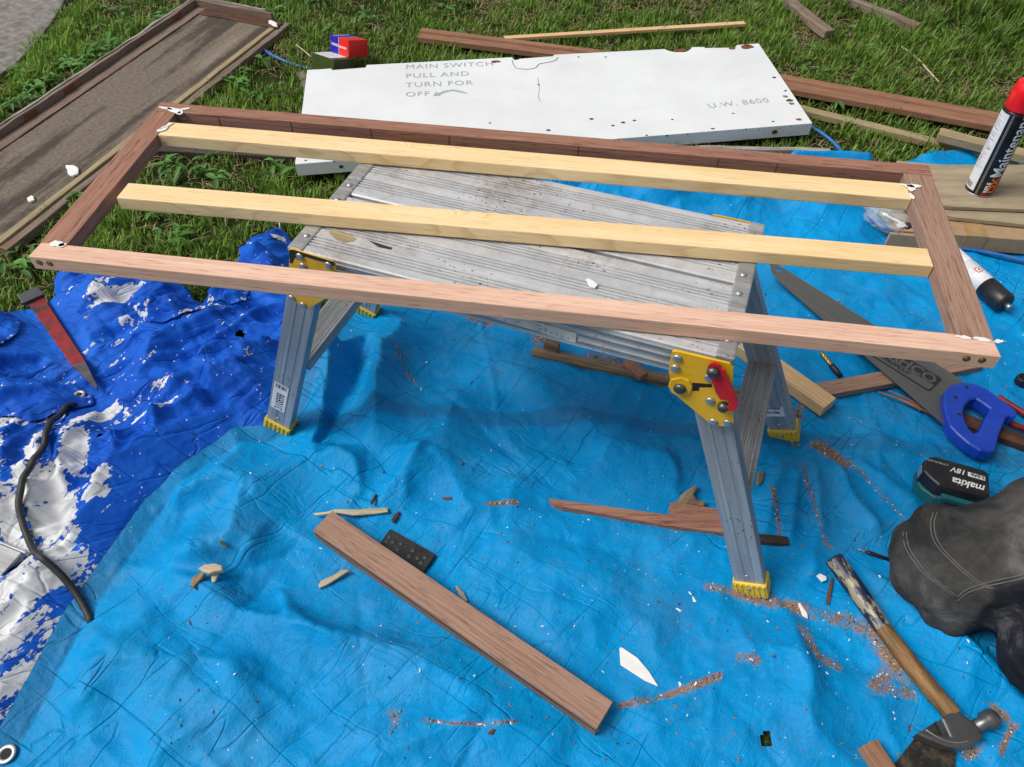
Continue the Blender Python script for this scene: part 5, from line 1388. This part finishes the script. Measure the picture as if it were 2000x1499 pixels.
# bit driver
a = P(1677, 1071, .012); b = P(1738, 1092, .012); zz = tz((1700, 1080))+.004
Mb_ = frame_M((a.x, a.y, zz), b-a) @ Matrix.Rotation(math.pi/2, 4, 'Y'); bd = empty('screwdriver_bit', M=Mb_); tag(bd, 'black screwdriver bit with steel tip beside the kneeling leg', 'screwdriver bit'); Lq = (b-a).length
lathe('tip', [(.001, 0), (.0022, .002), (.0016, .006), (.0022, .009), (.0022, .014)], 'steel', bd, None, 12)
lathe('shaft', [(.0032, .014), (.0038, .018), (.0038, Lq), (.003, Lq+.001)], 'black_plastic', bd, None, 14)

# loose mahogany plank in the foreground with a groove along its side
zp0 = .0105
W2 = .0235
lp = plank('loose_plank', (630, 1017), (1181, 1397), 0, .030, zp0, 'mahogany_dusty', 'grooved mahogany plank lying loose on the tarp in front of the platform', 'plank',
      prof=[(-W2, 0), (-W2, .018), (-W2+.004, .018), (-W2+.004, .0245), (-W2, .0245), (-W2, .0292), (-W2+.001, .030), (W2-.001, .030), (W2, .0292), (W2, 0)])
lp.data.materials.append(MAT['weathered']); lp.data.materials.append(MAT['mahogany_dark'])
for p_ in lp.data.polygons:
    c = p_.center
    if p_.normal.y < -.5: p_.material_index = 1 if c.y < -W2+.002 else 2  # groove faces take dark wood, painting in the shade of the recess
    elif abs(p_.normal.x) < .5 and c.y < -W2+.004 and .010 < c.z < .027: p_.material_index = 2
zz = .0102
pp = PX([(762, 1033), (851, 1083), (826, 1119), (737, 1068)], zz+.005)
bpE = empty('plastic_plate', loc=(0, 0, 0)); bpE.location = (*pp[0], zz); tag(bpE, 'small black plastic plate with pale round marks, half under the loose plank', 'plastic plate')
prism('plate', [(x-pp[0][0], y-pp[0][1]) for x, y in pp], 0, .005, 'black_plastic', bpE, bev=.0008)
for i, (x, y) in enumerate([(761, 1049), (768, 1059), (784, 1062), (777, 1074), (807, 1075), (800, 1087), (816, 1090), (831, 1089), (756, 1058), (823, 1100)]):
    q = P(x, y, zz+.0052); lathe('round_mark', [(.0042, .0), (.0042, .00015), (.001, .0002)], 'grey_mark', bpE, Matrix.Translation(q-bpE.location), 18)
# offcut by the front leg
zz = max(.004, tz((1100, 985), (1200, 1005), (1350, 1010))-.004)
o = prism('offcut', PX([(1072, 974), (1090, 976), (1250, 998), (1308, 1006), (1309, 982), (1316, 980), (1420, 997), (1424, 1042), (1300, 1026), (1100, 990), (1082, 984)], zz+.016), zz, zz+.016, 'mahogany', bev=.0008); tag(o, 'notched mahogany offcut with broken tip beside the front platform leg', 'offcut')
plank('dark_stick', (1430, 1044), (1542, 1056), .016, .012, .006, 'weathered_dark', 'short blackened stick behind the front platform leg', 'stick', jitter=.002, cuts=12)
# dark board and blocks under the platform
zz = max(.004, tz((1100, 700), (1300, 740))-.006)
plank('dark_board', (1040, 684), (1500, 780), .026, .016, zz, 'rotten', 'long rotten dark board lying on the tarp underneath the platform', 'board', jitter=.0015, cuts=40)
plank('wood_block', (1065, 664), (1092, 672), .022, .020, zz+.014, 'rotten', 'small rotten wood block at the end of the dark board', 'wood block', jitter=.002, cuts=4)
plank('wood_block', (1224, 704), (1258, 732), .022, .014, zz+.012, 'mahogany', 'small mahogany block resting on the dark board', 'wood block')

# red scraper blade, left
zz = .055
sc = empty('scraper', loc=P(120, 670, zz)); tag(sc, 'old red painted flat scraper bar with pointed end on the royal blue tarp', 'scraper bar')
io = Vector(sc.location)
a = P(62, 578, .042); b = P(190, 766, .040); Msx = frame_M(a, b-a); L = (b-a).length
Ms_ = Matrix.Translation(-io) @ Msx
prism('bar', [(.012, -.0155), (L*.73, -.0115), (L*.78, -.008), (L*.9, -.003), (L, .001), (L*.97, .006), (L*.74, .0135), (.012, .0175)], 0, .005, 'worn_red', sc, Ms_, bev=.001)
prism('tip', [(L*.74, -.0105), (L*.78, -.0078), (L*.9, -.003), (L, .001), (L*.97, .0058), (L*.75, .0132)], .0051, .0056, 'dark_steel', sc, Ms_)
box('bent_head', (-.006, .028, -.024, .021, .001, .013), 'dark_steel', sc, Ms_, bev=.002)
# black cable, left
cpx = [(146, 790), (130, 820), (119, 872), (96, 935), (70, 985), (62, 1040), (82, 1092), (126, 1130), (150, 1165), (168, 1205)]
pts = []
for p in smooth_path([P(x, y, .03) for x, y in cpx], 6):
    off = [(0, 0), (.006, 0), (-.006, 0), (0, .006), (0, -.006)]
    p.z = max(zd(p.x+a, p.y+b) for a, b in off)+.006; pts.append(p)
for _ in range(2):
    for i in range(1, len(pts)-1): pts[i].z = max(pts[i].z, (pts[i-1].z+pts[i+1].z)/2)
pts[0].z -= .004; pts[-1].z = .012
o = tube('cable', pts, .0058, 'black_rubber', None, 10, n=2); tag(o, 'thick black rubber cable curving over the peeling royal blue tarp', 'cable')
# metal ladder end, left edge
a = P(38, 1112, .03); b = P(-150, 1035, .03); ML_ = frame_M((a.x, a.y, .012), b-a)
ld = empty('metal_channel', M=ML_); tag(ld, 'grey aluminium channel end resting on the peeling tarp', 'metal channel')
box('web', (0, .35, -.024, .024, 0, .004), 'alu', ld, bev=.001); box('flange', (0, .35, -.026, -.022, .0005, .034), 'alu', ld, bev=.001); box('flange', (0, .35, .022, .026, .0005, .034), 'alu', ld, bev=.001)
box('cover', (.008, .35, -.0215, .0215, .026, .032), 'alu_tread', ld, bev=.001)

# ---- loose scraps, each its own thing
def scrap(name, px, t, mat, label, cat, group=None, z=None, bend=0.0, bev=None):
    """flat flake with a traced outline lying on the tarp"""
    c = P(sum(q[0] for q in px)/len(px), sum(q[1] for q in px)/len(px), .012); z0 = (max(zt(c.x, c.y), .5*zt(c.x, c.y)+.5*max(zt(*P(*q, .012)[:2]) for q in px)) if z is None else z)+.001
    pts = [(P(*q, z0+t)-Vector((c.x, c.y, 0))) for q in px]
    d = max(((a-b).length, a-b) for a in pts for b in pts)[1]; d.z = 0
    M = frame_M((c.x, c.y, z0), d); Mi = M.inverted()
    loc = [Mi @ (p+Vector((c.x, c.y, 0))) for p in pts]
    o = prism(name, [(p.x, p.y) for p in loc], 0, t, mat, None, M, bev=bev if bev is not None else t*.3)
    if bend:
        for v in o.data.vertices: v.co.z += bend*math.sin(v.co.x*40)*.5+bend*.5
    return tag(o, label, cat, group)
scrap('paint_flake', [(1210, 1266), (1214, 1264), (1245, 1285), (1268, 1312), (1286, 1341), (1260, 1330), (1212, 1299)], .002, 'chip_white', 'large pointed white paint flake on the tarp near the loose plank', 'paint flake')
scrap('paint_flake', [(1559, 1178), (1563, 1178), (1577, 1198), (1578, 1208), (1568, 1203)], .003, 'chip_white', 'pointed white paint flake in the sawdust beside the front foot', 'paint flake')
scrap('paint_flake', [(1595, 1124), (1602, 1120), (1614, 1126), (1615, 1133), (1606, 1136)], .004, 'chip_white', 'small blocky white paint chip beside the hammer handle', 'paint flake')
scrap('paint_flake', [(1352, 1164), (1356, 1168), (1361, 1176), (1354, 1176)], .002, 'chip_white', 'tiny white paint flake left of the front foot', 'paint flake')
scrap('paint_flake', [(1144, 545), (1149, 543), (1161, 550), (1168, 556), (1162, 563), (1152, 560)], .002, 'chip_white', 'rounded white paint flake on the platform top', 'paint flake', z=ZP)
scrap('paint_flake', [(889, 1145), (893, 1144), (906, 1157), (914, 1173), (908, 1176), (897, 1164)], .004, 'peeling_white', 'grey and white paint shard beside the loose plank edge', 'paint flake')
scrap('splinter', [(612, 1004), (640, 1001), (655, 996), (700, 995), (757, 992), (758, 1000), (735, 1003), (690, 1007), (660, 1003), (618, 1008)], .005, 'splinter_pale', 'long pale splinter lying by the end of the loose plank', 'splinter', bend=.003)
scrap('splinter', [(621, 1142), (628, 1134), (650, 1125), (668, 1114), (684, 1115), (660, 1130), (640, 1142), (624, 1149)], .006, 'splinter_pale', 'short curved pale splinter on open tarp below the loose plank', 'splinter', bend=.003)
scrap('bark_chunk', [(386, 1110), (400, 1102), (420, 1100), (433, 1104), (434, 1114), (420, 1116), (408, 1120), (396, 1116)], .010, 'splinter_pale', 'pale crumbling chunk of rotten wood on the tarp', 'wood chunk')
scrap('bark_chunk', [(370, 1143), (376, 1126), (392, 1118), (400, 1120), (392, 1132), (378, 1147)], .009, 'rotten', 'dark crumbling chunk of rotten wood on the tarp', 'wood chunk')
scrap('bark_chunk', [(412, 1130), (416, 1115), (424, 1112), (426, 1122), (420, 1136), (414, 1139)], .007, 'splinter_pale', 'slim upright flake of pale rotten wood on the tarp', 'wood chunk')
scrap('splinter', [(1614, 1178), (1616, 1160), (1620, 1145), (1624, 1127), (1628, 1128), (1626, 1148), (1622, 1168), (1621, 1181)], .004, 'mahogany_dark', 'short dark splinter between the front foot and the hammer', 'splinter')
scrap('splinter', [(722, 982), (728, 973), (733, 964), (736, 966), (732, 976), (727, 985)], .004, 'mahogany_dark', 'tiny dark splinter above the long pale splinter', 'splinter')
scrap('splinter', [(764, 1016), (770, 1006), (778, 998), (781, 1000), (776, 1010), (768, 1021)], .004, 'mahogany_dark', 'tiny dark splinter beside the black plastic plate', 'splinter')
scrap('nail', [(862, 971), (880, 970), (882, 975), (865, 974)], .003, 'rust', 'short rusty nail lying on the tarp', 'nail')
scrap('leaf', [(427, 1058), (432, 1056), (444, 1066), (440, 1069), (431, 1065)], .001, 'box_green', 'small green leaf fragment on the tarp', 'leaf')
scrap('bark_chunk', [(1322, 981), (1330, 966), (1345, 955), (1360, 945), (1363, 952), (1355, 965), (1362, 975), (1378, 978), (1376, 988), (1350, 984)], .014, 'rotten', 'dark fibrous clump of rotten wood behind the notched offcut', 'wood chunk')
scrap('bark_chunk', [(1480, 925), (1486, 918), (1493, 922), (1490, 940), (1482, 948), (1477, 946)], .004, 'rotten', 'dark slip of rotten wood beside the rear leg', 'wood chunk')
scrap('bark_chunk', [(1855, 715), (1862, 706), (1872, 712), (1868, 722)], .010, 'rotten', 'small dark knot of wood beneath the frame corner', 'wood chunk')
scrap('putty_lump', [(1752, 437), (1764, 433), (1773, 435), (1772, 441), (1760, 444), (1753, 442)], .006, 'filler', 'lump of white putty on the cardboard box', 'putty', z=zc0+CH)
for i, (x, y) in enumerate([(780, 1390), (768, 1398), (770, 1420), (763, 1430), (1510, 1280), (1530, 905), (1560, 870)]):
    scrap('wood_chip', [(x-2, y-3), (x+3, y-3), (x+3, y+2), (x-2, y+3)], .003, 'rotten', ('small brown wood chip, topmost of the crumbs below the loose plank', 'small brown wood chip beside the topmost crumb below the loose plank', 'small brown wood chip in the crumbs near the loose plank', 'lowest small brown wood chip in the crumbs below the loose plank', 'small brown wood chip below the sawdust trail from the front foot', 'small brown wood chip just in front of the rear foot', 'small brown wood chip touching the sawdust by the rear foot')[i], 'wood chip', 'loose wood chips on the tarp')
scrap('paint_splash', [(641, 452), (655, 449), (668, 455), (682, 458), (697, 466), (690, 472), (672, 474), (655, 468)], .0002, 'tan_wood', 'dried tan paint splash on the platform top', 'paint splash', z=ZP-.0008, bev=0)
scrap('paint_splash', [(720, 470), (740, 476), (766, 484), (764, 488), (740, 483)], .0002, 'black_wear', 'black scuff mark on the platform top', 'scuff', z=ZP-.0008, bev=0)

# ---- sawdust: uncountable crumbs along the trails
def crumbs():
    rr = np.random.RandomState(11); pos, sz, typ = [], [], []
    def add(x, y, s, t): pos.append((x, y)); sz.append(s); typ.append(t)
    for pts, w, amp in DUST:
        pp = PX(pts) if len(pts) > 1 else PX(pts)*2
        L = sum(math.dist(pp[i], pp[i+1]) for i in range(len(pp)-1)); n = int((L*60000*w+70)*amp*9.0)
        seg = [math.dist(pp[i], pp[i+1])+1e-6 for i in range(len(pp)-1)]; cum = np.cumsum([0]+seg)
        for _ in range(n):
            s_ = rr.rand()*cum[-1]; i = min(np.searchsorted(cum, s_)-1, len(seg)-1); i = max(i, 0); t = (s_-cum[i])/seg[i]
            q_ = np.array([s_*22+pp[0][0]*31]); dens = .8+1.6*PN[2](q_, q_*.3)[0]
            if rr.rand() > dens: continue
            wv = w*(.75+1.5*PN[5](q_*.8, q_*.2)[0])
            x = pp[i][0]+(pp[i+1][0]-pp[i][0])*t+rr.randn()*wv*.55; y = pp[i][1]+(pp[i+1][1]-pp[i][1])*t+rr.randn()*wv*.55
            add(x, y, rr.gamma(1.6, .00028)+.00022, 0 if rr.rand() < .85 else (1 if rr.rand() < .5 else 2))
    for _ in range(2000):
        u = rr.uniform(300, 2000); v = rr.uniform(560, 1499); p = P(u, v)
        if inside(np.array([p.x]), np.array([p.y]), LT_POLY)[0] and (PN[1](np.array([p.x*4.0]), np.array([p.y*4.0]))[0] > -.12 or u > 1450): add(p.x, p.y, rr.gamma(1.5, .00042)+.0003, rr.choice([0, 0, 2, 1, 0, 2]))
    x = np.array([p[0] for p in pos]); y = np.array([p[1] for p in pos]); s = np.array(sz); ty = np.array(typ)
    ok = inside(x, y, LT_POLY); x, y, s, ty = x[ok], y[ok], s[ok], ty[ok]; n = len(x); z = light_h(x, y)
    a = rr.rand(n)*6.28; asp = rr.uniform(1, 3.2, n); fl_ = rr.uniform(.3, .8, n)
    ca_, sa = np.cos(a), np.sin(a)
    corners = np.array([(-1, -1, 0), (1, -1, 0), (1, 1, 0), (-1, 1, 0), (-.6, -.5, 1), (.7, -.6, 1), (.5, .6, 1), (-.7, .5, 1)])
    V = np.zeros((n, 8, 3))
    for k in range(8):
        lx = corners[k, 0]*s*asp*.6*(1+.3*rr.randn(n)); ly = corners[k, 1]*s*.6*(1+.3*rr.randn(n))
        V[:, k, 0] = x+ca_*lx-sa*ly; V[:, k, 1] = y+sa*lx+ca_*ly; V[:, k, 2] = z+corners[k, 2]*s*fl_+(.0006*rr.rand(n) if k > 3 else 0)
    fq = np.array([(4, 5, 6, 7), (0, 1, 5, 4), (1, 2, 6, 5), (2, 3, 7, 6), (3, 0, 4, 7)])
    for t, nm, mt, lb in ((0, 'sawdust', 'sawdust', 'reddish sawdust scattered in trails over the sky blue tarp'), (1, 'paint_crumbs', 'chip_white', 'pale paint crumbs scattered over the sky blue tarp'), (2, 'dirt_crumbs', 'mahogany_dark', 'dark wood crumbs scattered over the sky blue tarp')):
        m = ty == t; vv = V[m].reshape(-1, 3); k = m.sum(); F = (np.arange(k)[:, None, None]*8+fq[None]).reshape(-1, 4)
        me = bpy.data.meshes.new(nm); me.from_pydata(vv.tolist(), [], F.tolist()); me.update()
        tag(link(nm, me, mt), lb, None, kind='stuff')
crumbs()

# ================================================================== THE KNEELING PERSON (mostly out of frame)
def person():
    KA = P(1842, 1108, .090); KB = P(2052, 1282, .09); mA = P(2010, 1080, .150)
    nodes = {  # name: (pos, radius)
        'pel': ((1.20, .60, .40), .15), 'hipA': ((1.16, .70, .38), .115), 'midA': (tuple(mA), .096), 'kneeA': (tuple(KA), .079), 'kA2': ((KA.x+.035, KA.y-.026, .078), .070), 'shinA': ((.98, .52, .07), .058), 'ankA': ((1.20, .56, .05), .045), 'toeA': ((1.32, .58, .04), .035),
        'hipB': ((1.18, .49, .38), .115), 'midB': ((1.02, .455, .25), .095), 'kneeB': (tuple(KB), .072), 'shinB': ((1.03, .36, .07), .066), 'ankB': ((1.26, .40, .05), .045), 'toeB': ((1.38, .42, .04), .035),
        'waist': ((1.19, .60, .56), .13), 'chest': ((1.14, .60, .76), .15), 'neck': ((1.10, .60, .92), .06), 'head0': ((1.06, .60, 1.0), .075), 'head': ((1.04, .60, 1.08), .085),
        'shA': ((1.12, .78, .84), .07), 'elA': ((1.08, .84, .60), .05), 'wrA': ((.98, .72, .44), .033), 'haA': ((.95, .66, .42), .03),
        'shB': ((1.12, .42, .84), .07), 'elB': ((1.12, .34, .60), .05), 'wrB': ((1.02, .42, .46), .033), 'haB': ((.98, .46, .44), .03)}
    ed = [('pel', 'hipA'), ('hipA', 'midA'), ('midA', 'kneeA'), ('kneeA', 'kA2'), ('kA2', 'shinA'), ('shinA', 'ankA'), ('ankA', 'toeA'), ('pel', 'hipB'), ('hipB', 'midB'), ('midB', 'kneeB'), ('kneeB', 'shinB'), ('shinB', 'ankB'), ('ankB', 'toeB'),
          ('pel', 'waist'), ('waist', 'chest'), ('chest', 'neck'), ('neck', 'head0'), ('head0', 'head'), ('chest', 'shA'), ('shA', 'elA'), ('elA', 'wrA'), ('wrA', 'haA'), ('chest', 'shB'), ('shB', 'elB'), ('elB', 'wrB'), ('wrB', 'haB')]
    names = list(nodes); ix = {n: i for i, n in enumerate(names)}
    # tapered limbs joined and remeshed into one continuous surface
    bm = bmesh.new()
    def limb(pa, pb, ra, rb_):
        pa, pb = Vector(pa), Vector(pb); d = pb-pa
        n = max(2, int(d.length/.02))
        for i in range(n+1):
            t = i/n; r_ = bmesh.ops.create_icosphere(bm, subdivisions=2, radius=ra+(rb_-ra)*t)
            for v in r_['verts']: v.co += pa.lerp(pb, t)
    for a, b in ed: limb(nodes[a][0], nodes[b][0], nodes[a][1], nodes[b][1])
    for hnd, sgn in (('haA', 1), ('haB', -1)):
        c = Vector(nodes[hnd][0])
        for k in range(4):
            y0 = (k-1.5)*.021
            limb(c+Vector((-.015, y0*.8, 0)), c+Vector((-.055, y0, -.012)), .010, .009); limb(c+Vector((-.055, y0, -.012)), c+Vector((-.07-.006*(k % 2), y0, -.04)), .009, .008)
        limb(c+Vector((.0, sgn*-.02, 0)), c+Vector((-.03, sgn*-.05, -.01)), .011, .009)
    for x, y, z, r_ in ((1797, 1062, .105, .046), (1790, 1098, .070, .043), (1815, 1140, .055, .045), (1862, 1190, .048, .044), (1830, 1040, .14, .045)):
        q = P(x, y, z); limb(q, KA, r_, .06)
    # nose and ears
    hx, hy, hz_ = nodes['head'][0]
    limb((hx-.085, hy, hz_-.03), (hx-.098, hy, hz_-.045), .010, .012)
    for sg in (-1, 1): limb((hx+.005, hy+sg*.084, hz_-.03), (hx+.005, hy+sg*.088, hz_-.055), .014, .010)
    tmp = bpy.data.objects.new('tmp', bm_mesh(bm, 'tmp')); col.objects.link(tmp)
    md = tmp.modifiers.new('r', 'REMESH'); md.mode = 'VOXEL'; md.voxel_size = .008
    md = tmp.modifiers.new('s', 'SMOOTH'); md.iterations = 8; md.factor = .5
    dg = bpy.context.evaluated_depsgraph_get(); me = bpy.data.meshes.new_from_object(tmp.evaluated_get(dg)); bpy.data.objects.remove(tmp)
    me.name = 'person'
    nrms = [v.normal.copy() for v in me.vertices]
    for v in me.vertices:
        c = v.co.copy(); n = mnoise.noise_vector(c*7)*.006+mnoise.noise_vector(Vector((c.x*10+c.z*14, c.y*24, c.z*10)))*.0035; n += nrms[v.index]*(.009*(abs(mnoise.noise(Vector((c.x*10-c.y*8, c.y*22, c.z*22+c.x*9))))-.2))
        if c.z < .95: v.co = c+n
        if v.co.z < .012: v.co.z = .012
    me.materials.clear()
    for k in ('trousers', 'trousers', 'jacket', 'skin', 'hair'): me.materials.append(MAT[k])
    for p_ in me.polygons:
        c = p_.center; p_.use_smooth = True
        if c.z > .93: i = 3 if (c.z < 1.06 and c.x < 1.08) else (3 if c.z < 1.0 else 4)
        elif c.z > .50 or (c.z > .41 and c.x < 1.0 and abs(c.y-.56) < .22 and c.z > .43): i = 2
        else: i = 0
        if c.x < 1.04 and c.z > .40 and c.z < .48: i = 3
        p_.material_index = i
    at = me.attributes.new('navy', 'FLOAT', 'POINT')
    at.data.foreach_set('value', [min(1, max(0, .5+min((KB.y+.072-v.co.y), (v.co.x-KB.x+.088))*28)) for v in me.vertices])
    o = link('person', me, None); tag(o, 'person kneeling on the tarp in dark work trousers with stitched knee pockets', 'person')
    # stitched seams hugging the cloth
    bv = BVHTree.FromObject(o, bpy.context.evaluated_depsgraph_get())
    def seam(px, r=.0010):
        out = []
        for x, y in px:
            d = Vector(CR @ np.array([x-1000.0, y-749.5, CAM_F])).normalized()
            h = bv.ray_cast(Vector((0, 0, CAM_H)), d)
            if h[0] is not None: out.append(h[0]+h[1]*.0012)
        if len(out) > 2: tube('seam', out, r, 'stitch', o, 6, n=3)
    for off in (0, 7):
        seam([(1824+off, 1002), (1818+off, 1022), (1822+off, 1050), (1838+off, 1076), (1862+off, 1100), (1890+off, 1125), (1915+off, 1142), (1935+off, 1150)])
        seam([(1765+off, 1040), (1768+off, 1065), (1780+off, 1088), (1800+off, 1115), (1830+off, 1140), (1868+off, 1168)])
        seam([(1868, 1168+off), (1890, 1150+off), (1930, 1138+off), (1975, 1128+off), (2010, 1120+off)])
person()
